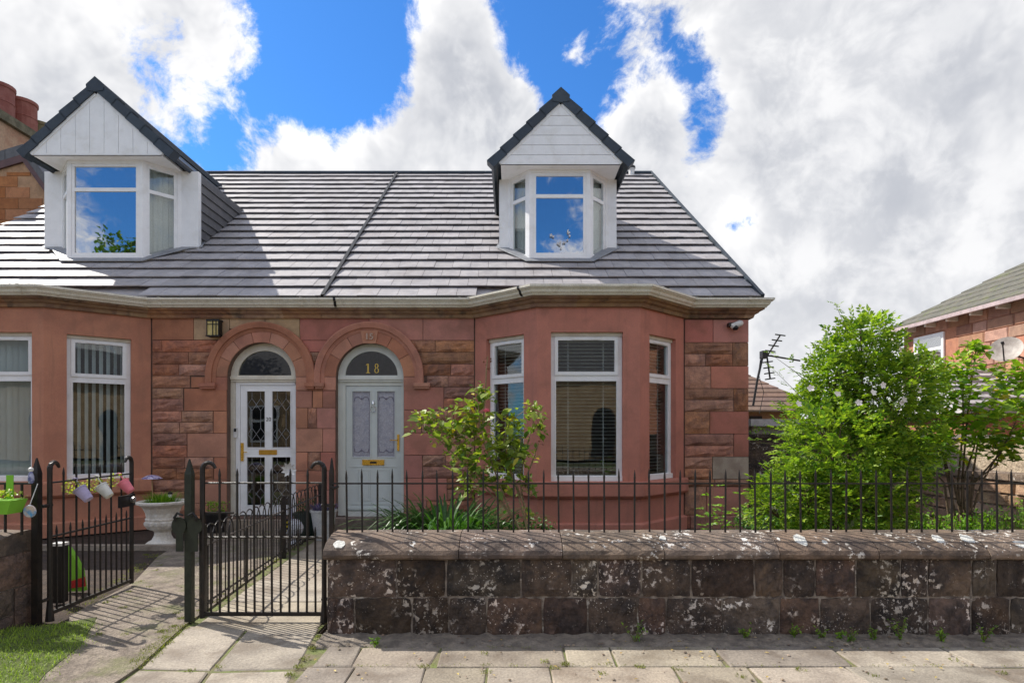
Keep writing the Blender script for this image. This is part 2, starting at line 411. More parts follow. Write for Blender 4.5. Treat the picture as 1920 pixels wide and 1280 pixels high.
# garden ground
structure(MB().box(-1.44, 14, 4.98, 9.7, -.155, .0).build('garden_bed', soil_m), 'dark soil of the garden behind the railings')
structure(MB().box(-14, -1.445, 4.605, 9.7, -.155, -.025).build('yard', soil_m), 'earth under the two garden paths')
structure(MB().box(3.75, 30, 9.705, 60, -.155, -.02).build('side_yard', grass_soil), 'grass beyond the side of the house')
path = structure(MB().box(-2.83, -1.46, 4.62, 9.3, -.024, -.012).build('path', joint_m), 'slabbed path from the closed gate to the grey door')
for k in range(6):
    y0 = 4.66 + k * .78; y1 = y0 + .772
    def ex(y, a, b): return a + (b - a) * (y - 4.66) / 4.68
    slab_poly([(ex(y0, -2.44, -2.78), y0, 0), (ex(y0, -1.48, -1.60), y0, 0), (ex(y1, -1.48, -1.60), y1, 0), (ex(y1, -2.44, -2.78), y1, 0)], path, z=.002)
gp = [G(40, 1300), G(186, 1300), G(258, 1252), G(346, 1172), (-2.56, 5.2, 0), (-2.95, 9.3, 0), (-4.7, 9.3, 0), (-4.25, 7.4, 0), (-3.75, 6.1, 0), (-3.6, 5.0, 0), G(150, 1210), G(85, 1262)]
structure(MB().prism([(p[0], p[1], -.02) for p in gp], (0, 0, .026)).build('gravel_path', gravel_m), 'worn mossy path from the open gate to the white door')
turf = [G(-420, 1310), G(45, 1310), G(88, 1262), G(152, 1210), G(182, 1158), (-3.62, 4.70, 0), (-6.6, 4.62, 0)]
structure(MB().prism([(p[0], p[1], -.02) for p in turf], (0, 0, .03)).build('grass_verge', grass_soil), 'patch of turf beside the left gatepost')

structure(MB().box(-6.5, -4.15, 7.86, 7.96, -.02, .05).build('path_edging', slab_m), 'low stone edging in front of the bed with the urn')

# ------------------------------------------------------------------ houses
def sweep(mb, path, prof, cap=True):
    """profile (outward, z) swept along plan points, mitred; outward is to the right-hand side of travel"""
    pts = [Vector((p[0], p[1])) for p in path]; n = len(pts); rows = []
    for i in range(n):
        ds = []
        if i > 0: ds.append((pts[i] - pts[i - 1]).normalized())
        if i < n - 1: ds.append((pts[i + 1] - pts[i]).normalized())
        ns = [Vector((q.y, -q.x)) for q in ds]
        if len(ns) == 2:
            b = (ns[0] + ns[1]).normalized(); m = b / max(b.dot(ns[0]), .3)
        else: m = ns[0]
        rows.append([(pts[i].x + m.x * o, pts[i].y + m.y * o, z) for o, z in prof])
    k = len(prof); vs = [p for r in rows for p in r]; fs = []
    for i in range(n - 1):
        for j in range(k):
            fs.append((i * k + j, (i + 1) * k + j, (i + 1) * k + (j + 1) % k, i * k + (j + 1) % k))
    if cap: fs += [tuple(reversed(range(k))), tuple((n - 1) * k + j for j in range(k))]
    return mb.add(vs, fs)
def cut_path(path, cuts):
    """split a plan polyline at running lengths"""
    pts = [Vector(p) for p in path]; out = []; cur = [pts[0]]; run = 0; cuts = list(cuts)
    for a, b in zip(pts, pts[1:]):
        L = (b - a).length
        while cuts and run + L > cuts[0] + 1e-6:
            q = a + (b - a) * ((cuts[0] - run) / L)
            cur.append(q); out.append(cur); cur = [q]; cuts.pop(0)
        run += L; cur.append(b)
    out.append(cur)
    return out
def ring(mb, o, u, n, w_, h_, t, dep, z=Vector((0, 0, 1))):
    """rectangular frame lying at o (outer lower corner, front), widths t, depth dep behind"""
    o = Vector(o)
    mb.obox(o, u * w_, -n * dep, z * t); mb.obox(o + z * (h_ - t), u * w_, -n * dep, z * t)
    mb.obox(o + z * t, u * t, -n * dep, z * (h_ - 2 * t)); mb.obox(o + z * t + u * (w_ - t), u * t, -n * dep, z * (h_ - 2 * t))
Z1 = Vector((0, 0, 1))
SLAT_MESH = {}
def make_window(house, o, u, n, w_, h_, blind=None, top=.30, sash_top=True, gm=None, fm=None, sillh=.07):
    """white casement with a small top light over a tall pane; sub-parts under the part 'window'"""
    gm = gm or glass; fm = fm or upvc; o = Vector(o)
    mb = MB(); ring(mb, o, u, n, w_, h_, .055, .07)
    zt = h_ * (1 - top)
    mb.obox(o + u * .055 + Z1 * (zt - .03), u * (w_ - .11), -n * .07, Z1 * .06)
    win = mb.build('window', fm, house)
    MB().obox(o - Z1 * .001 + n * .035 - u * .01 , u * (w_ + .02), -n * .034, Z1 * sillh).build('sill', fm, win)
    t = .05 if sash_top else .022
    mb = MB(); ring(mb, o + u * .056 + Z1 * (zt + .031) + n * .016, u, n, w_ - .112, h_ - zt - .031 - .056, t, .06); mb.build('casement', fm, win)
    mb = MB(); ring(mb, o + u * .056 + Z1 * .056 + n * .004, u, n, w_ - .112, zt - .03 - .057, .022, .05); mb.build('glazing_bead', fm, win)
    MB().obox(o + u * (.056 + t) + Z1 * (zt + .031 + t) - n * .02, u * (w_ - .112 - 2 * t), -n * .006, Z1 * (h_ - zt - .087 - 2 * t)).build('pane', gm, win)
    MB().obox(o + u * .078 + Z1 * .078 - n * .02, u * (w_ - .156), -n * .006, Z1 * (zt - .03 - .10)).build('pane', gm, win)
    if sash_top:
        MB().obox(o + u * (w_ * .3) + Z1 * (h_ - .098) + n * .017, u * (w_ * .4), n * .008, Z1 * .016).build('trickle_vent', fm, win)
    if blind == 'venetian':
        mb = MB(); k = 0; z = .09
        while z < h_ - .08:
            q = o + u * .06 + Z1 * z - n * .13
            mb.obox(q, u * (w_ - .12), -n * .040 - Z1 * .012, Z1 * .0025)
            z += .052
        for a in (.25, .75): mb.obox(o + u * w_ * a - n * .128 + Z1 * .07, u * .012, -n * .001, Z1 * (h_ - .13))
        stuff(mb.build('blind', blind_m, win))
    elif blind == 'vertical':
        k = int((w_ - .14) / .092)
        if 'v' not in SLAT_MESH:
            SLAT_MESH['v'] = MB().obox((-.044, 0, 0), (.088, 0, 0), (0, .002, 0), (0, 0, 1)).mesh('slat', vblind_m)
        for i in range(k + 1):
            q = o + u * (.075 + i * .092) - n * .15 + Z1 * .07
            ang = math.atan2(u.y, u.x) + R(52 + rnd(-5, 5))
            put('slat', SLAT_MESH['v'], win, Matrix.Translation(q) @ Matrix.Rotation(ang, 4, 'Z') @ Matrix.Diagonal((1, 1, h_ - .13, 1)))
    elif blind == 'net':
        mb = MB(); m = 24
        for i in range(m):
            a = o + u * (.05 + (w_ - .1) * i / m) - n * (.13 + .012 * math.sin(i * 2.2)); b = o + u * (.05 + (w_ - .1) * (i + 1) / m) - n * (.13 + .012 * math.sin(i * 2.2 + 2.2))
            mb.add([a, b, b + Z1 * (h_ - .05), a + Z1 * (h_ - .05)], [(0, 1, 2, 3)])
        mb.build('curtain', curtain_m, win)
    return win
def panel(mb, A, B, z0, z1, opening=None, th=.16):
    """wall panel from plan point A to B (outward on the right of travel), opening = (t0, t1, zb, zt)"""
    A = Vector((*A, 0)); B = Vector((*B, 0)); dv = B - A; u = dv.normalized(); n = Vector((u.y, -u.x, 0))
    if not opening: return mb.obox(A + Z1 * z0, dv, -n * th, Z1 * (z1 - z0))
    t0, t1, zb, zt = opening
    mb.obox(A + Z1 * z0, dv * t0, -n * th, Z1 * (z1 - z0)); mb.obox(A + dv * t1 + Z1 * z0, dv * (1 - t1), -n * th, Z1 * (z1 - z0))
    mb.obox(A + dv * t0 + Z1 * z0, dv * (t1 - t0), -n * th, Z1 * (zb - z0)); mb.obox(A + dv * t0 + Z1 * zt, dv * (t1 - t0), -n * th, Z1 * (z1 - zt))
    return mb

PARTY = -2.93
h18 = thing('semi_detached_house', 'red painted sandstone house with the grey-green door, grey tiled roof and bay window', 'house', (0.4, YW, 0))
h20 = thing('semi_detached_house', 'terracotta stone house on the left with the white leaded door and vertical blinds', 'house', (-6.5, YW, 0))
YF = 8.725
bayR = [(-.55, YW), (.381, YF), (1.845, YF), (2.706, YW)]
bayL = [(-9.3, YW), (-8.30, YF), (-6.639, YF), (-5.617, YW)]
ZB, ZT = .80, 2.925                                   # window sill and head in the bays
ZC, ZG = 3.28, 3.40                                   # cornice underside and top
def bay(house, pts, m, fr, blind):
    mb = MB()
    ops = [(.195, .80, ZB, ZT), (*fr, ZB, ZT), (.20, .805, ZB, ZT)]
    for (a, b), op in zip(zip(pts, pts[1:]), ops): panel(mb, a, b, 0, 3.5, op)
    by = mb.build('bay', m, house)
    mb = MB(); mb.prism([(p[0], p[1], 3.38) for p in pts], (0, 0, .07)); mb.build('bay_roof', lead, house)
    for (a, b), op in zip(zip(pts, pts[1:]), ops):
        A = Vector((*a, 0)); dv = Vector((*b, 0)) - A; u = dv.normalized(); n = Vector((u.y, -u.x, 0))
        w_ = dv.length * (op[1] - op[0])
        make_window(house, A + dv * op[0] + Z1 * (ZB + .002) - n * .085, u, n, w_, ZT - ZB - .004, blind, top=.30)
        MB().obox(A + dv * op[0] + Z1 * (ZT - .05) - n * .078, u * w_, n * .02, Z1 * .049).build('head_bead', cream, house)
    mb = MB(); sweep(mb, pts, [(0.001, ZB - .235), (.05, ZB - .235), (.085, ZB - .20), (.085, ZB - .03), (.07, ZB - .004), (-.07, ZB + .001), (-.07, ZB - .1)]); mb.build('sill_course', m, house)
    mb = MB(); sweep(mb, pts, [(0.001, 0), (.06, 0), (.06, .19), (.045, .205), (0.001, .215)]); mb.build('plinth', m, house)
bay(h18, bayR, paint18, (.134, .834), 'venetian')
bay(h20, bayL, paint20, (.28, .899), 'vertical')

# door openings: centre px, half width, springing height
doors = {'20': dict(cx=wx(490), r=64.5 / SW), '18': dict(cx=wx(693), r=63.5 / SW)}
ZS = wz(706); RH = 102 / SW; RV = 87 / SW              # springing, hood radius, voussoir radius
DB = wz(966)                                          # door base
def backing(house, x0, x1, cx, r, m):
    """main wall behind the facing stones, with an arched opening"""
    mb = MB(); y = YW + .022
    mb.box(x0, cx - r, y, y + .28, 0, 3.5); mb.box(cx + r, x1, y, y + .28, 0, 3.5)
    N = 20; pts = [Vector((cx - r * math.cos(math.pi * i / N), y, ZS + r * math.sin(math.pi * i / N))) for i in range(N + 1)]
    for a, b in zip(pts, pts[1:]):
        mb.prism([a, b, Vector((b.x, y, 3.5)), Vector((a.x, y, 3.5))], (0, .28, 0))
    mb.box(cx - r, cx + r, y, y + .28, 0, DB - .03)
    return mb.build('wall', m, house)
w18 = backing(h18, PARTY + .003, bayR[0][0] + .02, doors['18']['cx'], doors['18']['r'], mortar)
w20 = backing(h20, bayL[3][0] - .02, PARTY, doors['20']['cx'], doors['20']['r'], mortar)
mb = MB(); mb.box(bayR[3][0] - .02, 3.712, YW + .022, YW + .3, 0, 3.5); mb.box(3.43, 3.712, YW + .301, 20.9, 0, 3.5); mb.box(PARTY + .003, 3.712, 20.901, 21.2, 0, 3.5)
mb.box(PARTY + .003, PARTY + .15, YW + .303, 20.9, 0, 3.5)
w18b = mb.build('wall', mortar, h18)
mb = MB(); mb.box(-10.0, bayL[0][0] + .02, YW + .022, YW + .3, 0, 3.5); mb.box(-10.0, -9.72, YW + .301, 20.9, 0, 3.5); mb.box(-10.0, PARTY, 20.901, 21.2, 0, 3.5)
mb.box(PARTY - .15, PARTY, YW + .303, 20.9, 0, 3.5)
mb.build('wall', mortar, h20)
MB().box(PARTY + .16, 3.4, YW + 3.2, YW + 3.35, 0, 3.48).build('room_wall', room_m, h18)
MB().box(-9.7, PARTY - .16, YW + 3.2, YW + 3.35, 0, 3.48).build('room_wall', room_m, h20)

def stone(house_wall, px0, px1, py0, py1, kind, m, Y=YW, proud=0.0):
    """one facing stone; edges give way to the hood moulds of the arches"""
    x0, x1, z1, z0 = wx(px0), wx(px1), wz(py0), wz(py1)
    g = .0045; x0 += g; x1 -= g; z0 += g; z1 -= g
    def lim(x, z, side):
        for dd in doors.values():
            c = dd['cx']
            if z < ZS - .12: continue
            rr = RH - .012; dz = max(z - ZS, 0)
            hw = math.sqrt(max(rr * rr - dz * dz, 0))
            if hw <= 0: continue
            if c - hw < x < c + hw:
                if side == 'r' and x0 < c: x = c - hw
                elif side == 'l' and x1 > c: x = c + hw
        return x
    ny = 4; nx = 5; rows = []
    for j in range(ny + 1):
        z = z0 + (z1 - z0) * j / ny
        a, b = lim(x0, z, 'l'), lim(x1, z, 'r')
        if b - a < .004: mid = (a + b) / 2; a, b = mid - .002, mid + .002
        rows.append([(a + (b - a) * i / nx, z) for i in range(nx + 1)])
    if max(r[-1][0] - r[0][0] for r in rows) < .03: return
    vs = []; fs = []
    for j, r in enumerate(rows):
        for i, (x, z) in enumerate(r):
            edge = i in (0, nx) or j in (0, ny)
            y = Y - proud
            if kind == 'r': y += (.004 + rnd(0, .004)) if edge else -rnd(.006, .034)
            elif not edge: y -= .003
            if kind == 'r' and not edge: x += rnd(-.012, .012); z += rnd(-.008, .008)
            vs.append((x, y, z))
    W1 = nx + 1
    for j in range(ny):
        for i in range(nx): fs.append((j * W1 + i, j * W1 + i + 1, (j + 1) * W1 + i + 1, (j + 1) * W1 + i))
    loop = [i for i in range(W1)] + [j * W1 + nx for j in range(1, ny + 1)] + [ny * W1 + i for i in range(nx - 1, -1, -1)] + [j * W1 for j in range(ny - 1, 0, -1)]
    b = len(vs); vs += [(vs[i][0], Y + .03, vs[i][2]) for i in loop]
    L = len(loop)
    for k in range(L): fs.append((loop[k], b + k, b + (k + 1) % L, loop[(k + 1) % L]))
    MB().add(vs, fs).build('stone', m, house_wall, smooth=False)
A, Bm, Cm, Dm, Rk = smooth_a, smooth_b, smooth_c, smooth_d, rock
# left of the white door
E20 = 425
LA = [(594, 637, [(285, 363, Bm), (363, 430, Cm), (430, 497, Cm), (497, 562, Cm)]),
      (637, 660, [(285, 303, Rk), (303, 425, Rk)]), (660, 683, [(285, 353, Rk), (353, 425, Rk)]), (683, 704, [(285, 335, Rk), (335, 425, Rk)]),
      (704, 727, [(285, 356, Rk)]), (727, 747, [(285, 343, Rk)]), (747, 770, [(285, 343, Rk)]), (770, 791, [(285, 340, Rk), (340, 399, Rk)]),
      (791, 812, [(285, 336, Rk), (336, 399, Rk)]), (812, 834, [(285, 350, Rk)]), (834, 857, [(285, 350, Rk)]), (857, 878, [(285, 346, Rk), (346, 400, Rk)]),
      (878, 899, [(285, 330, Rk), (330, 400, Rk)]), (899, 921, [(285, 352, Rk)]), (921, 943, [(285, 345, Rk)]), (943, 966, [(285, 390, Rk)]), (966, 990, [(285, 352, Rk), (352, 425, Rk)]), (990, 1012, [(285, 425, Rk)])]
for y0, y1, row in LA:
    for a, b, m in row: stone(w20, a, b, y0, y1, 'r' if m is Rk else 's', m)
for a, b, y0, y1 in ((357, 425, 722, 768), (345, 425, 728, 770), (400, 425, 770, 812), (351, 425, 812, 857), (401, 425, 857, 899), (353, 425, 899, 943), (391, 425, 943, 966)):
    if (a, b) != (357, 425): stone(w20, a, b, y0, y1, 's', Bm)
stone(w20, 358, 425, 706, 727, 's', Bm)
# between the doors
for a, b, y0, y1, m in ((554, 585, 732, 764, Bm), (586, 605, 732, 764, Bm), (554, 577, 764, 803, Bm), (577, 594, 764, 803, Rk), (554, 605, 803, 847, Bm), (554, 577, 847, 882, Bm),
                        (577, 601, 847, 882, Rk), (554, 605, 882, 918, Bm), (554, 590, 918, 948, Bm), (554, 605, 948, 975, Bm), (554, 605, 975, 1012, Rk), (554, 605, 719, 732, Bm)):
    stone(w20, a, b, y0, y1, 'r' if m is Rk else 's', m)
for a, b, y0, y1, m in ((605, 629, 719, 732, A), (605, 629, 732, 764, A), (594, 629, 764, 803, A), (605, 629, 803, 847, A), (601, 629, 847, 882, A), (605, 629, 882, 918, A), (590, 629, 918, 948, A), (605, 629, 948, 975, A), (605, 629, 975, 1012, Rk)):
    if a < 605: a = max(a, 594)
    stone(w18, a, b, y0, y1, 'r' if m is Rk else 's', m)
# right of the grey door
LC = [(594, 638, [(562, 692, A), (692, 793, A), (793, 889, A)]), (638, 660, [(562, 625, A), (757, 816, Rk), (816, 889, Rk)]), (660, 682, [(570, 620, Rk), (757, 889, Rk)]), (682, 704, [(757, 845, Rk), (845, 889, Rk)]),
      (704, 725, [(800, 840, Rk), (840, 889, Rk)]), (725, 768, [(757, 832, A)]), (725, 746, [(832, 889, Rk)]), (746, 768, [(832, 889, Rk)]), (768, 789, [(790, 850, Rk), (850, 889, Rk)]),
      (789, 811, [(790, 889, Rk)]), (768, 811, [(757, 790, A)]), (811, 853, [(757, 842, A)]), (811, 832, [(842, 889, Rk)]), (832, 853, [(842, 889, Rk)]), (853, 896, [(757, 792, A)]),
      (853, 874, [(792, 835, Rk), (835, 889, Rk)]), (874, 896, [(792, 889, Rk)]), (896, 938, [(757, 838, A)]), (896, 917, [(838, 889, Rk)]), (917, 938, [(838, 889, Rk)]), (938, 968, [(757, 800, A), (800, 889, Rk)]), (968, 1012, [(757, 830, Rk), (830, 889, Rk)])]
for y0, y1, row in LC:
    for a, b, m in row: stone(w18, a, b, y0, y1, 'r' if m is Rk else 's', m)
# right-hand corner
LD = [(1284, 1337, 599, 642, A), (1337, 1404, 599, 642, A), (1284, 1374, 642, 663, Rk), (1284, 1323, 663, 686, Rk), (1323, 1374, 663, 686, Rk), (1374, 1404, 642, 686, Rk), (1284, 1333, 686, 728, Rk), (1333, 1404, 686, 728, A),
      (1284, 1376, 728, 749, Rk), (1284, 1376, 749, 771, Rk), (1376, 1404, 728, 771, Rk), (1284, 1331, 771, 813, Rk), (1331, 1404, 771, 813, A), (1284, 1376, 813, 835, Rk), (1284, 1376, 835, 856, Rk), (1376, 1404, 813, 856, A),
      (1284, 1336, 856, 877, Rk), (1284, 1336, 877, 898, Rk), (1336, 1404, 856, 898, Dm), (1284, 1340, 898, 912, Rk), (1340, 1404, 898, 912, Rk), (1284, 1325, 912, 965, Rk), (1325, 1404, 912, 965, A), (1284, 1350, 965, 1012, Rk), (1350, 1404, 965, 1012, Rk)]
for a, b, y0, y1, m in LD: stone(w18b, a, b, y0, y1, 'r' if m is Rk else 's', m)
mb = MB(); sweep(mb, [(bayR[3][0] + .1, YW), (3.735, YW)], [(0.001, 0), (.05, 0), (.05, .18), (0.001, .20)]); mb.build('plinth', rock, h18)

def arch(house, wallpart, cx, r, m, nv, key=False):
    def arc(rad, a, y): return Vector((cx - rad * math.cos(a), y, ZS + rad * math.sin(a)))
    for k in range(nv):                                # voussoirs
        a0, a1 = math.pi * k / nv + .006, math.pi * (k + 1) / nv - .006; sN = 5
        inn = [arc(r, a0 + (a1 - a0) * i / sN, YW - .004) for i in range(sN + 1)]
        out = [arc(RV, a0 + (a1 - a0) * i / sN, YW - .004) for i in range(sN + 1)]
        MB().prism(inn + out[::-1], (0, .024, 0)).build('voussoir', m, wallpart)
    for s in (-1, 1):                                  # jambs below the springing down to the next stones
        x0, x1 = sorted((cx + s * r, cx + s * RV))
        MB().box(x0 + .002, x1 - .002, YW - .004, YW + .02, wz(731), ZS - .004).build('voussoir', m, wallpart)
    N = 36; mb = MB()                                  # hood mould
    prof = [(RV - .02, .0), (RV - .02, .012), (RV + .03, .03), (RV + .035, .055), (RH - .02, .075), (RH, .07), (RH, .0)]
    rows = []
    angs = [math.pi * i / N for i in range(N + 1)]
    for a in angs: rows.append([Vector((cx - rad * math.cos(a), YW - pr, ZS + rad * math.sin(a))) for rad, pr in prof])
    rows.insert(0, [p - Z1 * .10 for p in rows[0]]); rows.append([p - Z1 * .10 for p in rows[-1]])
    k = len(prof); vs = [p for r_ in rows for p in r_]; fs = []
    for i in range(len(rows) - 1):
        for j in range(k - 1): fs.append((i * k + j, (i + 1) * k + j, (i + 1) * k + j + 1, i * k + j + 1))
    fs += [tuple(range(k)), tuple(reversed([(len(rows) - 1) * k + j for j in range(k)]))]
    mb.add(vs, fs); mb.build('hood_mould', m, house, smooth=False)
    for s in (-1, 1):
        xa = cx + s * (RV - .03); xb = cx + s * (RH + (.10 if (s < 0) == (cx < -3.5) else -.003))
        x0, x1 = sorted((xa, xb))
        mb = MB(); mb.box(x0, x1, YW - .075, YW + .01, ZS - .155, ZS - .101); mb.box(x0 + .012, x1 - .012, YW - .055, YW + .01, ZS - .19, ZS - .156); mb.build('label_stop', m, house)
    if key:
        mb = MB(); b0, b1, t0, t1 = 8 / SW, 8 / SW, 11 / SW, 11 / SW
        mb.prism([(cx - .10, YW - .004, ZS + r - .012), (cx + .10, YW - .004, ZS + r - .012), (cx + .135, YW - .004, ZS + RV - .01), (cx - .135, YW - .004, ZS + RV - .01)], (0, -.02, 0))
        kb = mb.build('keystone', m, house)
        text('carved_number', '15', (cx, YW - .031, ZS + (r + RV) / 2 - .048), .135, mat('carved_face', (.62, .45, .36), rough=.8), kb, .010, .003)
        mb = MB(); ring(mb, (cx - .085, YW - .026, ZS + (r + RV) / 2 - .062), Vector((1, 0, 0)), Vector((0, -1, 0)), .17, .124, .012, -.004); mb.build('number_panel', m, kb)
def text(name, s, loc, size, m, parent, ext=.003, bold=0.0):
    cu = bpy.data.curves.new(name, 'FONT'); cu.body = s; cu.size = size; cu.extrude = ext; cu.align_x = 'CENTER'; cu.offset = bold
    cu.materials.append(m)
    tmp = bpy.data.objects.new(name, cu); col.objects.link(tmp)
    bpy.context.view_layer.update()
    me = bpy.data.meshes.new_from_object(tmp.evaluated_get(bpy.context.evaluated_depsgraph_get()))
    bpy.data.objects.remove(tmp)
    return put(name, me, parent, Matrix.Translation(loc) @ Matrix.Rotation(R(90), 4, 'X'))
arch(h20, w20, doors['20']['cx'], doors['20']['r'], smooth_b, 7)
arch(h18, w18, doors['18']['cx'], doors['18']['r'], smooth_b, 6, True)

UX = Vector((1, 0, 0)); NF = Vector((0, -1, 0))
YD = YW + .13                                        # plane of the door frames
def P2(px, py, y=YD): return P(px, py, y)
def rect(mb, px0, px1, py0, py1, y0, y1):
    a = P(px0, py1, YD); b = P(px1, py0, YD)
    mb.box(a.x, b.x, y0, y1, a.z, b.z); return mb
def doorway(house, key, fm, dm, pane_m):
    cx, r = doors[key]['cx'], doors[key]['r']
    zt = P2(0, 708).z
    mb = MB()                                          # surround: jambs, arched head, transom
    N = 24; ro, ri = r + .02, r - .115
    za = ZS + .0
    outp = [Vector((cx - ro * math.cos(math.pi * i / N), YD, za + ro * math.sin(math.pi * i / N))) for i in range(N + 1)]
    inp = [Vector((cx - ri * math.cos(math.pi * i / N), YD, za + .03 + (ri - .03) * math.sin(math.pi * i / N))) for i in range(N + 1)]
    for i in range(N): mb.prism([inp[i], inp[i + 1], outp[i + 1], outp[i]], (0, .08, 0))
    mb.box(cx - ro, cx - r + .075, YD - .002, YD + .08, DB - .02, za); mb.box(cx + r - .03, cx + ro, YD - .002, YD + .08, DB - .02, za)
    fr = mb.build('door_frame', fm, house)
    mb = MB(); mb.box(cx - r + .01, cx + r - .01, YD - .025, YD + .07, za - .07, za + .03); mb.box(cx - r + .01, cx + r - .01, YD - .045, YD - .026, za - .035, za + .012); mb.build('transom', fm, fr)
    fan = [p + Vector((0, .03, 0)) for p in inp]
    MB().prism(fan, (0, .006, 0)).build('fanlight', glass_dark, fr)
    return fr
def door(house, x0, x1, y0, y1, panes, m, pane_m):
    """door leaf of stiles and rails around its panes (pixel rectangles)"""
    xs = sorted({x0, x1, *[p[0] for p in panes], *[p[1] for p in panes]}); ys = sorted({y0, y1, *[p[2] for p in panes], *[p[3] for p in panes]})
    mb = MB()
    def hole(xa, xb, ya, yb): return any(p[0] <= xa and xb <= p[1] and p[2] <= ya and yb <= p[3] for p in panes)
    for ya, yb in zip(ys, ys[1:]):
        run = None
        for xa, xb in zip(xs, xs[1:]):
            if hole(xa, xb, ya, yb):
                if run is not None: rect(mb, run, xa, ya, yb, YD + .02, YD + .065); run = None
            elif run is None: run = xa
        if run is not None: rect(mb, run, x1, ya, yb, YD + .02, YD + .065)
    d_ = mb.build('door', m, house)
    for p in panes:
        q = MB(); rect(q, *p, YD + .038, YD + .046); q.build('pane', pane_m, d_)
        q = MB(); a = P(p[0], p[3], YD); b = P(p[1], p[2], YD); ring(q, (a.x, YD + .012, a.z), UX, NF, b.x - a.x, b.z - a.z, .014, .03); q.build('pane_bead', m, d_)
    return d_
fr20 = doorway(h20, '20', cream, upvc, glass_dark)
panes20 = [(460.5, 497.5, 731.5, 840), (508, 545.5, 731.5, 840), (460.5, 497.5, 855, 948.5), (508, 545.5, 855, 948.5)]
d20 = door(h20, 450, 552, 722, 965, panes20, upvc, glass_dark)
mb = MB(); rect(mb, 442, 449.6, 714, 966, YD + .004, YD + .07); rect(mb, 449.8, 553, 714, 721.6, YD + .004, YD + .07); rect(mb, 552.2, 555.5, 722, 966, YD + .004, YD + .07); mb.build('inner_frame', upvc, fr20)
for (xa, xb, ya, yb) in panes20:                      # leaded diamonds
    mb = MB(); W_ = xb - xa; Hh = yb - ya; yy = YD + .034
    def ln(a, b): mb.tube([P(xa + a[0] * W_, ya + a[1] * Hh, YD) + Vector((0, .034, 0)), P(xa + b[0] * W_, ya + b[1] * Hh, YD) + Vector((0, .034, 0))], .0035, 4)
    for c in (.28, .72):
        ln((c, 0), (c, .14)); ln((c, .35), (c, .65)); ln((c, .86), (c, 1))
        for q in (.14, .65):
            ln((c, q), (c - .22, q + .105)); ln((c, q), (c + .22, q + .105)); ln((c - .22, q + .105), (c, q + .21)); ln((c + .22, q + .105), (c, q + .21))
    mb.build('leading', leadline, d20)
q = MB(); rect(q, 485, 518.5, 843, 852, YD + .008, YD + .02); q.build('letter_plate', amber, d20)
q = MB(); rect(q, 451, 456, 830, 864, YD + .006, YD + .02); q.tube([P(453.5, 847, YD), P(463, 847.5, YD - .02)], .006, 6); q.build('handle', gold, d20)
text('house_number', '20', P(502.7, 789, YD) + Vector((0, .017, 0)), .085, black_m, d20, .001)
q = MB(); rect(q, 439, 445.5, 802, 820, YD - .025, YD - .003); q.build('doorbell', white_m, fr20)
q = MB(); rect(q, 440, 444.5, 803, 809, YD - .028, YD - .0255); q.build('bell_push', black_m, fr20)
MB().box(doors['20']['cx'] - .62, doors['20']['cx'] + .60, YW - .12, YW + .02, -.02, DB - .06).build('doorstep', smooth_d, h20)

fr18 = doorway(h18, '18', sage_light, sage, lace_m)
panes18 = [(658.5, 695.5, 731.5, 858), (705, 741.5, 731.5, 858)]
d18 = door(h18, 648.5, 752, 723, 957, panes18, sage, lace_m)
mb = MB(); rect(mb, 640, 648, 715, 966, YD + .004, YD + .07); rect(mb, 648.2, 756, 715, 722.6, YD + .004, YD + .07); rect(mb, 752.2, 757, 723, 966, YD + .004, YD + .07); rect(mb, 648.2, 752, 958, 968, YD - .01, YD + .07); mb.build('inner_frame', sage_light, fr18)
for (xa, xb, ya, yb) in panes18:                      # etched border with small swags
    mb = MB(); a = P(xa + 4, yb - 5, YD); b = P(xb - 4, ya + 5, YD)
    ring(mb, (a.x, YD + .036, a.z), UX, NF, b.x - a.x, b.z - a.z, .004, -.001)
    mx = (xa + xb) / 2
    for (bx, by, s) in ((mx, ya + 14, 1), (mx, yb - 12, -1)):
        for sg in (-1, 1):
            mb.tube([P(bx, by + s * 3, YD) + Vector((0, .035, 0)), P(bx + sg * 6, by - s * 2, YD) + Vector((0, .035, 0)), P(bx + sg * 12, by - s * 1, YD) + Vector((0, .035, 0)), P(bx + sg * 14, by + s * 6, YD) + Vector((0, .035, 0))], .006, 4)
        mb.lathe([(.001, -.012), (.014, 0), (.001, .022)], P(bx, by + s * 2, YD) + Vector((0, .035, 0)), 6)
    mb.build('etched_pattern', mat('etching', (.20, .18, .24), rough=.5, bump=0), d18)
q = MB(); rect(q, 679, 720, 861.5, 871.5, YD + .0, YD + .02); q.build('letter_plate', gold, d18)
q = MB(); rect(q, 694, 706, 865, 868.5, YD - .004, YD - .001); q.build('letter_flap', black_m, d18)
q = MB(); rect(q, 744.5, 748.5, 814, 845, YD + .006, YD + .02); q.tube([P(746.5, 825, YD), P(744, 825, YD - .03), P(731, 825, YD - .03)], .007, 6); q.build('handle', gold, d18)
q = MB(); q.lathe([(.001, -.01), (.025, 0), (.02, .03), (.012, .05)], P(699.5, 757, YD) + Vector((0, .01, 0)), 8); q.tube([P(699.5 + 4.5 * math.cos(a), 767 + 6 * math.sin(a), YD) for a in [i * math.pi / 5 for i in range(11)]], .006, 5); q.build('knocker', chrome, d18)
for (xa, xb) in ((670, 694), (706, 730)):
    q = MB(); a = P(xa, 938, YD); b = P(xb, 880, YD); ring(q, (a.x, YD + .012, a.z), UX, NF, b.x - a.x, b.z - a.z, .012, .01); q.obox((a.x + .03, YD + .016, a.z + .03), UX * (b.x - a.x - .06), (0, .006, 0), Z1 * (b.z - a.z - .06)); q.build('panel', sage, d18)
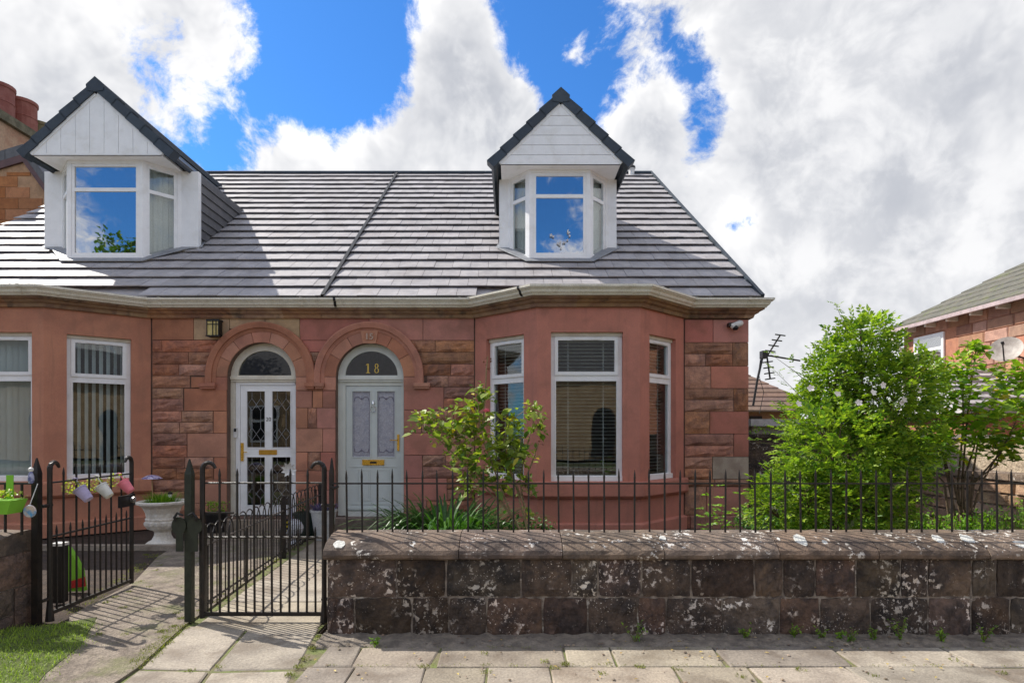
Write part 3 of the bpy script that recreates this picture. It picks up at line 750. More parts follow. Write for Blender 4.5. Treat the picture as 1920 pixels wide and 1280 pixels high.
q = MB(); rect(q, 657, 744, 874, 875.5, YD + .012, YD + .0195); rect(q, 657, 744, 944, 945.5, YD + .012, YD + .0195); stuff(q.build('panel_moulding', sage, d18)); q = MB(); rect(q, 650, 751, 951, 955, YD + .002, YD + .0195); q.build('weather_bar', sage, d18)
# gilt 18 on the fanlight
q = MB(); c1 = P(689.5, 690, YD); y_ = YD + .022
q.box(c1.x - .012, c1.x + .012, y_, y_ + .004, c1.z - .068, c1.z + .072); q.box(c1.x - .032, c1.x + .032, y_ - .001, y_ + .003, c1.z - .076, c1.z - .066); q.prism([(c1.x - .012, y_ - .001, c1.z + .078), (c1.x - .034, y_ - .001, c1.z + .052), (c1.x - .034, y_ - .001, c1.z + .044), (c1.x - .010, y_ - .001, c1.z + .058)], (0, .003, 0)); 
c8 = P(705.5, 690, YD)
for cz, rx, rz in ((c8.z + .038, .030, .037), (c8.z - .034, .037, .042)):
    N = 16
    for i in range(N):
        a0, a1 = 2 * math.pi * i / N, 2 * math.pi * (i + 1) / N
        def rp(a, k): return Vector((c8.x + (rx - k * (.016 if abs(math.cos(a)) > .5 else .008)) * math.cos(a), y_, cz + (rz - k * .010) * math.sin(a)))
        q.prism([rp(a0, 0), rp(a1, 0), rp(a1, 1), rp(a0, 1)], (0, .004, 0))
q.build('gilt_number', mat('gilt', (.85, .58, .12), rough=.35, metal=.3, bump=0), fr18)
MB().box(doors['18']['cx'] - .66, doors['18']['cx'] + .62, YW - .22, YW + .02, -.02, DB - .02).build('doorstep', mat('worn_step', (.26, .20, .17), (.14, .105, .09), rough=.9, scale=6, bump=.7, dirt=(.07, .055, .05), dscale=4, damt=.8), h18)

# cornice and gutter along the wall heads
cor = [(0.001, ZC - .005), (.045, ZC - .005), (.06, ZC + .04), (.10, ZC + .06), (.12, ZC + .085), (.17, ZC + .105), (.17, ZC + .125), (0.001, ZC + .125)]
path18 = [(PARTY + .003, YW), *bayR, (3.735, YW), (3.735, 10.1)]
path20 = [(-10.0, YW), *bayL, (PARTY, YW)]
for house, pth, cuts in ((h18, path18, [.62, 1.15, 1.9, 2.42, 3.15, 4.2, 5.3, 6.2, 6.55, 7.25]), (h20, path20, [.8, 1.9, 3.2, 3.8, 4.55, 4.95, 5.35, 6.3, 7.1])):
    for seg in cut_path(pth, cuts):
        if (seg[0] - seg[-1]).length < .02: continue
        mb = MB(); sweep(mb, seg, cor); mb.build('cornice_stone', cornice_m, house)
gut = [(.13, ZG + .008), (.20, ZG + .008), (.215, ZG + .03), (.235, ZG + .045), (.25, ZG + .085), (.29, ZG + .11), (.29, ZG + .14), (.275, ZG + .14), (.27, ZG + .09), (.16, ZG + .07), (.13, ZG + .13)]
for house, pth in ((h18, [(PARTY + .003, YW), *bayR, (3.72, YW), (3.72, YW + .05)]), (h20, path20)):
    mb = MB(); sweep(mb, pth, gut); gt = mb.build('gutter', gutter_m, house)
    for k, (a, b) in enumerate(zip(pth, pth[1:])):      # joint straps
        A0 = Vector((*a, 0)); D0 = Vector((*b, 0)) - A0
        if D0.length < .5: continue
        for t in (.10, .90):
            q = A0 + D0 * t; u = D0.normalized()
            mb = MB(); sweep(mb, [(q.x, q.y), (q.x + u.x * .035, q.y + u.y * .035)], [(.19, ZG + .003), (.222, ZG + .026), (.243, ZG + .042), (.257, ZG + .082), (.296, ZG + .108), (.296, ZG + .144), (.28, ZG + .144), (.2, ZG + .1)])
            mb.build('gutter_strap', black_m if rnd(0, 1) < .25 else gutter_m, gt)

# main roof: Z = 3.53 + slope * (Y - 9.3)
YE, ZE, SL, YR = 9.30, 3.53, .7268, 15.5
ZR = ZE + SL * (YR - YE); ANG = math.atan(SL)
def roofz(y): return ZE + SL * (y - YE)
def deck(house, x0, x1, x0r, x1r):
    mb = MB(); o = .03; yb = 2 * YR - YE
    a = [(x0, YE + .03, ZE - o), (x1, YE + .03, ZE - o), (x1r, YR, ZR - o), (x0r, YR, ZR - o), (x0, yb, ZE - o), (x1, yb, ZE - o)]
    mb.add(a, [(0, 1, 2, 3), (3, 2, 5, 4), (0, 3, 4), (1, 5, 2), (0, 4, 5, 1)])
    return mb.build('roof', tile_m, house)
XV0, XV1 = 3.80, 3.52                                # right-hand verge at eaves and ridge
XL0, XL1 = -10.12, -9.95
r18 = deck(h18, PARTY + .10, XV0, PARTY + .10, XV1)
r20 = deck(h20, XL0, PARTY + .085, XL1, PARTY + .085)
SLOPE_L = (YR - YE) / math.cos(ANG); NROW = 20; GA = SLOPE_L / NROW; TW = .30
def tile_mesh(m):
    l = GA + .07                                     # wedge: thick at the lower edge
    return MB().add([(0, 0, .032), (1, 0, .032), (1, l, -.016), (0, l, -.016), (0, 0, .048), (1, 0, .048), (1, l, .0), (0, l, .0)],
                    [(0, 3, 2, 1), (4, 5, 6, 7), (0, 1, 5, 4), (1, 2, 6, 5), (2, 3, 7, 6), (3, 0, 4, 7)]).mesh('roof_tile', m)
TM = tile_mesh(tile_m)
RX = Matrix.Rotation(ANG, 4, 'X')
def tiles(roof, xl, xr, skip, phase):
    cells = []
    for r_ in range(NROW):
        s = r_ * GA; y = YE + s * math.cos(ANG); z = ZE + s * math.sin(ANG)
        t = (r_ + .5) / NROW; a, b = xl(t), xr(t)
        x = a - (phase + (r_ % 2) * .5) * TW
        while x < b - .01:
            x0, x1 = max(x, a), min(x + TW, b)
            if x1 - x0 > .03 and not skip((x0 + x1) / 2, y): cells.append((r_, x0, x1, y, z))
            x += TW
    solo = cells[:300]; rest = cells[300:]
    for r_, x0, x1, y, z in solo:
        mw = Matrix.Translation((x0 + .0025, y, z + rnd(-.003, .003))) @ RX @ Matrix.Rotation(rnd(-.006, .006), 4, 'Y') @ Matrix.Diagonal((x1 - x0 - .0055, 1, 1, 1))
        put('roof_tile', TM, roof, mw)
    mb = MB()
    for r_, x0, x1, y, z in rest:
        mw = Matrix.Translation((x0 + .0025, y, z + rnd(-.003, .003))) @ RX @ Matrix.Diagonal((x1 - x0 - .0055, 1, 1, 1))
        mb.add([mw @ v.co for v in TM.vertices], [tuple(p.vertices) for p in TM.polygons])
    stuff(mb.build('upper_tiles', tile_far, roof))
def in18(x, y): return (-.10 < x < 1.80 and 10.75 < y < 11.2 + 1.2) or (x > -.4 and x < 2.55 and y < YE + .02)
def in20(x, y): return (-8.2 < x < -5.7 and 10.75 < y < 12.4) or (-9.2 < x < -5.75 and y < YE + .02)
tiles(r18, lambda t: PARTY + .10, lambda t: XV0 + (XV1 - XV0) * t, in18, .3)
tiles(r20, lambda t: XL0 + (XL1 - XL0) * t, lambda t: PARTY + .085, in20, .1)
def slope_pt(x, s, h): return Vector((x, YE + s * math.cos(ANG) - h * math.sin(ANG), ZE + s * math.sin(ANG) + h * math.cos(ANG)))
# dark strip at the party line, verge caps on the right, ridge tiles
mb = MB(); mb.obox(slope_pt(PARTY + .060, 0, .0), (.055, 0, 0), slope_pt(0, SLOPE_L, 0) - slope_pt(0, 0, 0), slope_pt(0, 0, .062) - slope_pt(0, 0, 0)); mb.build('party_strip', black_m, r18)
for k in range(NROW):
    t0, t1 = k / NROW, (k + 1) / NROW; xa = XV0 + (XV1 - XV0) * t0; xb = XV0 + (XV1 - XV0) * t1
    a = slope_pt(xa - .012, k * GA, -.10); b = slope_pt(xb - .012, (k + 1) * GA, -.10)
    up = slope_pt(0, 0, 1) - slope_pt(0, 0, 0)
    MB().obox(a, (.055, 0, 0), b - a - (b - a) * .02, up * .165).build('verge_cap', verge_m, r18)
for k in range(23):
    x0 = XV1 - .02 - k * .46
    if x0 < PARTY: break
    rl = min(.452, x0 - PARTY - .005)
    MB().prism([(x0, YR - .16, ZR - .055), (x0, YR - .14, ZR + .0), (x0, YR, ZR + .065), (x0, YR + .14, ZR), (x0, YR + .16, ZR - .055)], (-rl, 0, 0)).build('ridge_tile', verge_m, r18)
for k in range(16):
    x0 = PARTY + .02 - k * .46 - .03
    if x0 < XL1: break
    MB().prism([(x0, YR - .16, ZR - .055), (x0, YR - .14, ZR + .0), (x0, YR, ZR + .065), (x0, YR + .14, ZR), (x0, YR + .16, ZR - .055)], (-.452, 0, 0)).build('ridge_tile', verge_m, r20)
q = P(1184, 326, 15.3); MB().lathe([(.07, -.35), (.07, .10), (.09, .11), (.09, .19), (.06, .20)], q, 12).build('vent_pipe', white_m, r18)
MB().lathe([(.094, .125), (.10, .13), (.10, .17), (.094, .175)], q, 12).build('vent_cap', black_m, r18)
# gable ends closing the roof space
for house, x0, x1 in ((h18, 3.43, 3.712), (h20, -10.0, -9.72)):
    MB().prism([(x0, YE + .4, 3.501), (x0, 2 * YR - YE - .4, 3.501), (x0, YR, ZR - .16)], (x1 - x0, 0, 0)).build('gable', mortar, house)

# ------------------------------------------------------------------ dormers
def dormer(house, cx, Yg, Yw_, Yb, zs, hw, ztop, fx, bx, chx, boards, zb):
    """cx centre, gable plane Yg, bay front Yw_, back Yb, soffit zs, half width hw, front half width fx, bay back half bx, cheek half chx"""
    pk = zs + (ztop - zs)
    body = MB()                                        # cheeks and corner posts
    for s in (-1, 1):
        x0, x1 = sorted((cx + s * bx, cx + s * chx))
        body.box(x0, x1, Yb, Yb + .10, zb, zs)
    body.box(cx - fx - .02, cx + fx + .02, Yw_ + .005, Yb - .01, zb - .30, zb - .0)
    dm = body.build('dormer', upvc, house)
    for s in (-1, 1):                                  # cheek clad in slates
        xo = cx + s * (chx - .02); yend = YE + (zs - ZE) / SL
        MB().prism([(xo, Yb + .101, roofz(Yb + .1)), (xo, yend, zs), (xo, Yb + .101, zs)], (-s * .06, 0, 0)).build('cheek', slate_m, dm)
        z = roofz(Yb + .1) + .02
        while z < zs - .02:
            ye = YE + (z - ZE) / SL
            L = ye - (Yb + .105); x = xo
            if L > .05:
                mb = MB(); o = Vector((x, Yb + .105, z))
                mb.add([o, o + Vector((0, L, 0)), o + Vector((0, L + .13, .17)), o + Vector((0, 0, .17)), o + Vector((s * .028, 0, 0)), o + Vector((s * .028, L, 0)), o + Vector((s * .004, L + .13, .17)), o + Vector((s * .004, 0, .17))],
                       [(0, 1, 2, 3), (4, 7, 6, 5), (0, 4, 5, 1), (0, 3, 7, 4), (1, 5, 6, 2), (3, 2, 6, 7)])
                mb.build('cheek_course', slate_m, dm)
            z += .165
    # bay of three windows
    pts = [(cx - bx, Yb), (cx - fx, Yw_), (cx + fx, Yw_), (cx + bx, Yb)]
    for k, (a, b) in enumerate(zip(pts, pts[1:])):
        A0 = Vector((*a, 0)); D0 = Vector((*b, 0)) - A0; u = D0.normalized(); n = Vector((u.y, -u.x, 0)); L = D0.length
        mb = MB(); mb.obox(A0 + Z1 * zb, u * L, -n * .06, Z1 * .10); mb.obox(A0 + Z1 * (zs - .05), u * L, -n * .06, Z1 * .049)
        mb.obox(A0 + Z1 * (zb + .101), u * .065, -n * .06, Z1 * (zs - zb - .152)); mb.obox(A0 + u * (L - .065) + Z1 * (zb + .101), u * .065, -n * .06, Z1 * (zs - zb - .152))
        mb.build('surround', upvc, dm)
        o = A0 + u * .066 + Z1 * (zb + .102) - n * .012; ww, hh = L - .132, zs - zb - .153
        mb = MB(); ring(mb, o, u, n, ww, hh, .05, .05); mb.obox(o + u * .05 + Z1 * (hh * .70), u * (ww - .1), -n * .05, Z1 * .06); mb.build('window_frame', upvc, dm)
        gm = glass_sky if k == 1 else glass
        MB().obox(o + u * .05 + Z1 * .05 - n * .02, u * (ww - .1), -n * .005, Z1 * (hh * .70 - .05)).build('pane', gm, dm)
        MB().obox(o + u * .05 + Z1 * (hh * .70 + .06) - n * .02, u * (ww - .1), -n * .005, Z1 * (hh * .30 - .11)).build('pane', gm, dm)
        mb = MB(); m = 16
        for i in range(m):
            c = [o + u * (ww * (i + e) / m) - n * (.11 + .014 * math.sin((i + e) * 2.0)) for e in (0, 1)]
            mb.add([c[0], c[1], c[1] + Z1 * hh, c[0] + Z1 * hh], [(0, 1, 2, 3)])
        mb.build('curtain', curtain_m if k != 1 else room_m, dm)  # front window's sheet is no curtain: the room's darkness is put into its colour
    # soffit, gable, verge
    yend = YE + (zs - ZE) / SL
    MB().box(cx - hw, cx + hw, Yg + .001, Yb + .14, zs, zs + .035).build('soffit', upvc, dm)
    for s in (-1, 1):
        MB().obox((cx + s * hw - (.05 if s > 0 else 0), Yb + .141, zs), (.05, 0, 0), (0, yend + .1 - Yb - .141, 0), (0, 0, .09)).build('fascia', upvc, dm)
    H_ = ztop - zs
    if boards == 'h':
        n_ = 6
        for i in range(n_):
            z0 = zs + H_ * i / n_; z1 = zs + H_ * (i + 1) / n_ - .008
            w0 = hw * (1 - i / n_); w1 = hw * (1 - (z1 - zs) / H_)
            MB().prism([(cx - w0, Yg, z0), (cx + w0, Yg, z0), (cx + w1, Yg, z1), (cx - w1, Yg, z1)], (0, .03, 0)).build('board', upvc, dm)
    else:
        n_ = 9
        for i in range(n_):
            xa = -hw + 2 * hw * i / n_ + .003; xb = -hw + 2 * hw * (i + 1) / n_ - .003
            pts2 = [(cx + xa, Yg, zs), (cx + xb, Yg, zs), (cx + xb, Yg, zs + H_ * (1 - abs(xb) / hw))]
            if xa < 0 < xb: pts2.append((cx, Yg, zs + H_))
            pts2.append((cx + xa, Yg, zs + H_ * (1 - abs(xa) / hw)))
            MB().prism(pts2, (0, .03, 0)).build('board', upvc, dm)
    MB().prism([(cx - hw + .02, Yg + .033, zs + .036), (cx + hw - .02, Yg + .033, zs + .036), (cx, Yg + .033, zs + H_ - .02)], (0, .02, 0)).build('gable_backing', upvc, dm)
    sl = Vector((hw, 0, H_)).normalized(); yridge = YE + (ztop + .2 - ZE) / SL
    for s in (-1, 1):
        dv = Vector((s * hw, 0, -H_)); u = dv.normalized(); up = Vector((s * H_, 0, hw)).normalized()
        apex = Vector((cx, Yg, ztop))
        o = apex - u * .0
        MB().prism([o + Vector((0, -.015, 0)), o + dv + Vector((0, -.015, 0)), o + dv + up * .055 + Vector((0, -.015, 0)), o + up * .055 + Vector((0, -.015, 0))], (0, .045, 0)).build('barge_board', upvc, dm)
        Lr = dv.length + .12; nt = 5
        # sloping roof slab behind, rows of tiles shown as thick courses
        q0 = apex + up * .058 + Vector((0, .03, 0)); e0 = q0 + u * Lr
        zr_ = lambda p: YE + (p.z - ZE) / SL
        MB().add([q0, e0, (e0.x, zr_(e0) + .05, e0.z), (q0.x, zr_(q0) + .05, q0.z), q0 + up * .05, e0 + up * .05, Vector((e0.x, zr_(e0) + .1, e0.z)) + up * .05, Vector((q0.x, zr_(q0) + .1, q0.z)) + up * .05],
                 [(0, 1, 2, 3), (4, 7, 6, 5), (0, 4, 5, 1), (1, 5, 6, 2), (3, 2, 6, 7), (0, 3, 7, 4)]).build('roof_slope', verge_m, dm)
        for i in range(nt):
            a = apex + u * (Lr * i / nt) + Vector((0, -.045, 0)); l = Lr / nt + .012; lift = up * .012 * 0
            MB().add([a + up * .035, a + u * l + up * .045, a + u * l + up * .200, a + up * .175] + [p + Vector((0, .20, 0)) for p in (a + up * .035, a + u * l + up * .045, a + u * l + up * .200, a + up * .175)],
                     [(0, 1, 2, 3), (7, 6, 5, 4), (0, 4, 5, 1), (1, 5, 6, 2), (2, 6, 7, 3), (3, 7, 4, 0)] if s > 0 else [(3, 2, 1, 0), (4, 5, 6, 7), (1, 5, 4, 0), (2, 6, 5, 1), (3, 7, 6, 2), (0, 4, 7, 3)]).build('verge_tile', verge_m, dm)
        ff = Vector((cx + s * (hw + .06), Yg + .1, zs - .012 + .02))
        MB().obox(ff, (s * .05, 0, 0), (0, zr_(ff) - Yg - .05, 0), (0, 0, .075)).build('side_gutter', black_m, dm)
    mb = MB(); a = apex
    mb.prism([(cx - .14, Yg - .055, ztop + .05), (cx - .15, Yg - .055, ztop + .15), (cx, Yg - .055, ztop + .285), (cx + .15, Yg - .055, ztop + .15), (cx + .14, Yg - .055, ztop + .05), (cx, Yg - .055, ztop + .03)], (0, yridge - Yg + .2, 0)); mb.build('ridge', verge_m, dm)
    # lead apron at the foot
    fo = .10; mb = MB(); ap = [(cx - chx - .06, Yb + .02), (cx - bx - .1, Yb - fo), (cx - fx - .05, Yw_ - fo), (cx + fx + .05, Yw_ - fo), (cx + bx + .1, Yb - fo), (cx + chx + .06, Yb + .02), (cx + chx, Yb + .25), (cx - chx, Yb + .25)]
    mb.prism([(x, y, roofz(y) + .062 + rnd(0, .012)) for x, y in ap], (0, .004, .012)); mb.build('lead_apron', lead, dm)
    return dm
dormer(h18, .845, 10.29, 10.50, 10.92, 5.99, 1.005, 6.975, .521, .885, 1.045, 'h', 4.42)
dormer(h20, -6.945, 10.30, 10.50, 10.95, 6.15, 1.09, 7.16, .643, 1.07, 1.375, 'v', 4.42)
# small white blossom ornaments inside the right dormer window
mb = MB()
for px, py in ((1033, 441), (1037, 443), (1046, 456), (1051, 454), (1058, 455), (1064, 450), (1066, 436), (1068, 442), (1065, 432), (1052, 465), (1049, 458)):
    c = P(px, py, 10.49); r_ = rnd(.014, .024)
    for k in range(5):
        a = k * 1.257 + rnd(0, 1); mb.leaf(c, Vector((math.cos(a), -.2, math.sin(a))), Vector((0, -1, 0)), r_ * 1.4, r_)
stuff(mb.build('blossom_stickers', white_m, h18))

# wall fittings: lantern, camera
t = thing('wall_lantern', 'small square lantern with amber glass on the wall left of the white door', 'lantern', P(403, 615, YW - .06))
q = P(403, 615, YW - .07); mb = MB(); mb.box(q.x - .10, q.x + .10, q.y - .08, YW - .005, q.z + .10, q.z + .125); mb.box(q.x - .105, q.x + .105, q.y - .085, YW - .005, q.z - .135, q.z - .12)
mb.box(q.x - .05, q.x + .05, YW - .03, YW - .006, q.z - .119, q.z + .099)
for dx in (-.095, .085, -.005, .045): mb.box(q.x + dx, q.x + dx + .010, q.y - .078, q.y - .066, q.z - .119, q.z + .099)
for dx in (-.0955, .0855): mb.box(q.x + dx, q.x + dx + .010, q.y - .06, YW - .035, q.z - .119, q.z + .099)
mb.box(q.x - .094, q.x + .094, q.y - .0795, q.y - .069, q.z + .045, q.z + .054); mb.build('frame', black_m, t)
MB().box(q.x - .085, q.x + .085, q.y - .065, YW - .04, q.z - .118, q.z + .098).build('shade', mat('amber_glass', (.62, .50, .20), (.55, .43, .15), rough=.3, bump=0), t)
t = thing('security_camera', 'small black and white security camera under the eaves at the house corner', 'camera', P(1382, 608, YW))
q = P(1382, 608, YW - .09); mb = MB(); mb.lathe([(.012, -.11), (.045, -.09), (.05, .06), (.03, .09)], q, 12, Matrix.Rotation(R(70), 3, 'Y')); mb.build('body', white_m, t)
mb = MB(); mb.box(q.x - .13, q.x + .03, q.y - .02, YW - .012, q.z - .03, q.z + .025); mb.build('mount', black_m, t); mb = MB(); mb.lathe([(.03, -.03), (.05, 0), (.03, .05)], q + Vector((-.03, -.01, -.06)), 10); mb.build('bracket', black_m, t)

# ------------------------------------------------------------------ garden wall with coping and railings
YWF, YWB = 4.54, 4.98
def coping_stone(px0, px1, wall, y0=4.50, zt=.722):
    x0, x1 = (px0 - CX) * 4.6 / F + .003, (px1 - CX) * 4.6 / F - .003
    prof = [(y0 + .03, .56), (y0, .575), (y0 - .004, .60), (y0 + .012, .63), (y0 + .07, .672), (y0 + .15, .702), (y0 + .24, zt), (y0 + .40, zt), (y0 + .50, .69), (y0 + .52, .60), (y0 + .49, .56)]
    n = 8; k = len(prof); vs = []; fs = []
    ph = rnd(0, 9)
    for i in range(n + 1):
        x = x0 + (x1 - x0) * i / n
        for y, z in prof: vs.append((x, y + .006 * math.sin(ph + i * 1.7 + z * 20) + rnd(-.003, .003), z + rnd(-.004, .004)))
    for i in range(n):
        for j in range(k): fs.append((i * k + j, (i + 1) * k + j, (i + 1) * k + (j + 1) % k, i * k + (j + 1) % k))
    fs += [tuple(reversed(range(k))), tuple(n * k + j for j in range(k))]
    MB().add(vs, fs).build('coping_stone', coping_m, wall, smooth=False)
def wall_block(px0, px1, py0, py1, wall, drop=0.0):
    x0, x1 = (px0 - CX) * YWF / F, (px1 - CX) * YWF / F
    z1, z0 = CH + (HY - py0) * YWF / F, CH + (HY - py1) * YWF / F - drop
    nx, ny = 9, 5; g = .0065; vs = []; fs = []
    for j in range(ny + 1):
        for i in range(nx + 1):
            e = (i in (0, nx)) + (j in (0, ny))
            x = x0 + g + (x1 - x0 - 2 * g) * i / nx + (rnd(-.007, .007) if not e else rnd(-.004, .004)); z = z0 + g + (z1 - z0 - 2 * g) * j / ny + rnd(-.006, .006)
            if e == 2: x += .005 * (1 if i == 0 else -1); z += .004 * (1 if j == 0 else -1)
            vs.append((x, YWF + (rnd(.004, .018) if e else rnd(-.018, .006)), z))
    W1 = nx + 1
    for j in range(ny):
        for i in range(nx): fs.append((j * W1 + i, j * W1 + i + 1, (j + 1) * W1 + i + 1, (j + 1) * W1 + i))
    loop = list(range(W1)) + [j * W1 + nx for j in range(1, ny + 1)] + [ny * W1 + i for i in range(nx - 1, -1, -1)] + [j * W1 for j in range(ny - 1, 0, -1)]
    b = len(vs); vs += [(vs[i][0], YWF + .05, vs[i][2]) for i in loop]; L = len(loop)
    for k in range(L): fs.append((loop[k], b + k, b + (k + 1) % L, loop[(k + 1) % L]))
    MB().add(vs, fs).build('stone', wall_stone, wall)
gw = thing('garden_wall', 'low dark weathered stone wall with lichened coping along the pavement', 'wall', (1.5, 4.76, 0))
XG = (612 - CX) * 4.6 / F
def lichen_patch(px, py, rx, ry):
    t = (py - 1003) / 32; y = 4.66 - .15 * t; z = .705 - .075 * t
    ex = Vector((1, 0, 0)); ey = Vector((0, .15, .072)).normalized(); nn = ex.cross(ey).normalized()
    c = Vector(((px - CX) * 4.6 / F, y, z)) + nn * .011; N = 13
    MB().prism([c + ex * math.cos(2 * math.pi * i / N) * rx * rnd(.8, 1.15) + ey * math.sin(2 * math.pi * i / N) * ry * rnd(.75, 1.2) for i in range(N)], -nn * .012).build('lichen_patch', mat('pale_lichen', (.62, .62, .58), (.50, .50, .47), rough=.95, scale=40, bump=.4), gw)
for q in ((638, 1022, .045, .05), (1502, 1012, .05, .075), (1763, 1010, .035, .055), (1818, 1010, .045, .06), (1908, 1022, .055, .05), (1462, 1010, .012, .02), (1545, 1018, .02, .025), (1245, 1008, .025, .03)): lichen_patch(*q)
MB().box(XG + .02, 9.0, YWF + .018, YWB, -.1, .565).build('core', wall_mortar, gw)
cps = [612, 862, 1053, 1240, 1452, 1634, 1837, 2040, 2260, 2480, 2700, 2950, 3200]
for a, b in zip(cps, cps[1:]): coping_stone(a, b, gw)
rowA = [612, 743, 836, 977, 1073, 1122, 1204, 1297, 1416, 1470, 1530, 1607, 1690, 1742, 1824, 1870, 1950, 2040, 2150, 2260, 2400, 2520, 2680, 2850, 3000, 3180]
rowB = [612, 664, 772, 841, 912, 1018, 1102, 1197, 1250, 1355, 1463, 1539, 1634, 1742, 1824, 1896, 1990, 2100, 2190, 2320, 2450, 2600, 2740, 2900, 3050, 3180]
for a, b in zip(rowA, rowA[1:]): wall_block(a, b, 1047, 1120, gw)
for a, b in zip(rowB, rowB[1:]): wall_block(a, b, 1120, 1192, gw, .05)
gwl = thing('garden_wall', 'short end of brown stone garden wall left of the open gate', 'wall', (-5, 4.76, 0))
XGL = -3.83
MB().box(-9.0, XGL - .02, YWF + .018, YWB, -.1, .565).build('core', wall_mortar, gwl)
lc = [-700, -520, -330, -150, -1]
for a, b in zip(lc, lc[1:]): coping_stone(a, b, gwl)
for a, b in zip([-700, -560, -430, -300, -180, -100], [-560, -430, -300, -180, -100, -14]): wall_block(a, b, 1047, 1120, gwl)
for a, b in zip([-700, -600, -450, -280, -210, -110], [-600, -450, -280, -210, -110, -14]): wall_block(a, b, 1120, 1192, gwl, .05)

brown_end = mat('brown_end_stone', (.17, .11, .078), (.085, .06, .05), rough=.92, scale=9, fine=35, bump=.9, var=.25, fineamt=.5, dirt=(.05, .04, .036), dscale=4, damt=.6)
for (y0, y1, z0, z1) in ((YWF + .052, 4.97, .30, .558), (YWF + .052, 4.74, .10, .29), (4.75, 4.97, -.04, .29), (YWF + .052, 4.74, -.04, .09)):
    n = 5; vs = []; fs = []
    for j in range(n):
        for i in range(n):
            e = i in (0, n - 1) or j in (0, n - 1)
            vs.append((XGL - .02 + (.012 if e else rnd(.018, .034)), y0 + (y1 - y0) * i / (n - 1), z0 + (z1 - z0) * j / (n - 1)))
    for j in range(n - 1):
        for i in range(n - 1): fs.append((j * n + i, j * n + i + 1, (j + 1) * n + i + 1, (j + 1) * n + i))
    lp = list(range(n)) + [j * n + n - 1 for j in range(1, n)] + [(n - 1) * n + i for i in range(n - 2, -1, -1)] + [j * n for j in range(n - 2, 0, -1)]
    b = len(vs); vs += [(XGL - .04, vs[i][1], vs[i][2]) for i in lp]
    for k in range(len(lp)): fs.append((lp[k], b + k, b + (k + 1) % len(lp), lp[(k + 1) % len(lp)]))
    MB().add(vs, fs).build('stone', brown_end, gwl)
def picket(h, r=.0078, spike=.085, n=6):
    """upright bar from z=0 to h with a spear point"""
    return MB().tube([(0, 0, 0), (0, 0, h - spike), (0, 0, h - spike * .75), (0, 0, h - spike * .35), (0, 0, h)], [r, r, r * 1.18, r * .8, .0012], n)
rail_t = thing('railing', 'black iron spear-topped railing set on the dark garden wall', 'railing', (1.5, 4.78, .71))
YRAIL = 4.78
zr_ = P(0, 906, YRAIL).z
MB().box((622 - CX) * YRAIL / F, 8.6, YRAIL - .006, YRAIL + .006, zr_ - .006, zr_ + .006).build('rail', iron, rail_t)
PK = picket(P(0, 879, YRAIL).z - .70).mesh('bar', iron)
px = 651.0; i = 0
while px < 3000 and i < 85:
    x = (px - CX) * YRAIL / F
    put('bar', PK, rail_t, Matrix.Translation((x, YRAIL, .70)) @ Matrix.Rotation(rnd(-.012, .012) - .006, 4, 'Y') @ Matrix.Rotation(rnd(-.01, .01), 4, 'X') @ Matrix.Diagonal((1, 1, 1 + rnd(-.012, .012), 1)))
    px += 28.35; i += 1
MB().tube([(-1.40, YRAIL, zr_ - .02), (-1.37, YRAIL - .002, zr_ - .035), (-1.34, YRAIL, zr_ - .02)], .012, 6).build('bracket', iron, rail_t)
rl2 = thing('railing', 'plain black railing on the short wall at the far left', 'railing', (-5, 4.78, .71))
MB().box(-7.5, (64 - CX) * YRAIL / F, YRAIL - .008, YRAIL + .008, zr_ - .008, zr_ + .008).build('rail', iron, rl2)
PK2 = MB().tube([(0, 0, 0), (0, 0, zr_ - .70)], .010, 6).mesh('bar', iron)
for k in range(28):
    x = (41 - 31 * k - CX) * YRAIL / F
    put('bar', PK2, rl2, Matrix.Translation((x, YRAIL, .70)))

def post(label, px0, px1, pyt, Y, m, extra=None, flat=False):
    x = ((px0 + px1) / 2 - CX) * Y / F; r_ = (px1 - px0) * Y / F / 2; zt = P(0, pyt, Y).z
    t = thing('gate_post', label, 'gate post', (x, Y, 0))
    mb = MB(); mb.box(x - r_, x + r_, Y - r_, Y + r_, -.05, zt - .12); rr = r_
    mb.add([(x - r_, Y - r_, zt - .12), (x + r_, Y - r_, zt - .12), (x + r_, Y + r_, zt - .12), (x - r_, Y + r_, zt - .12), (x - .004, Y - .004, zt), (x + .004, Y - .004, zt), (x + .004, Y + .004, zt), (x - .004, Y + .004, zt)],
           [(0, 1, 5, 4), (1, 2, 6, 5), (2, 3, 7, 6), (3, 0, 4, 7), (4, 5, 6, 7)])
    mb.build('shaft', m, t)
    return t, x, r_, zt
gp_c, xc, rc, zc = post('dark green pointed post between the two gates with round stop plates', 349, 362, 860, 4.86, iron_green)
q = P(0, 984, 4.86).z; mb = MB()
for s in (-1, 1):
    c = Vector((xc + s * .062, 4.825, q)); N = 14
    mb.prism([c + Vector((.058 * math.cos(2 * math.pi * i / N), 0, .072 * math.sin(2 * math.pi * i / N))) for i in range(N)], (0, -.012, 0))
    mb.box(*sorted((xc + s * .028, xc + s * .085)), 4.8145, 4.8235, q - .20, q - .062)
mb.build('stop_plate', iron_green, gp_c)
for s in (-1, 1):
    MB().tube([(xc + s * .02, 4.80, q + .085), (xc + s * .06, 4.79, q + .105), (xc + s * .085, 4.795, q + .07), (xc + s * .08, 4.80, q + .04)], [.008, .011, .012, .008], 6).build('latch', black_m, gp_c)
post('black pointed post holding the open gate at the left wall end', 63, 75, 858, 4.86, iron)
post('slim black pointed post at the end of the long stone wall', 618, 626, 858, 4.82, iron)

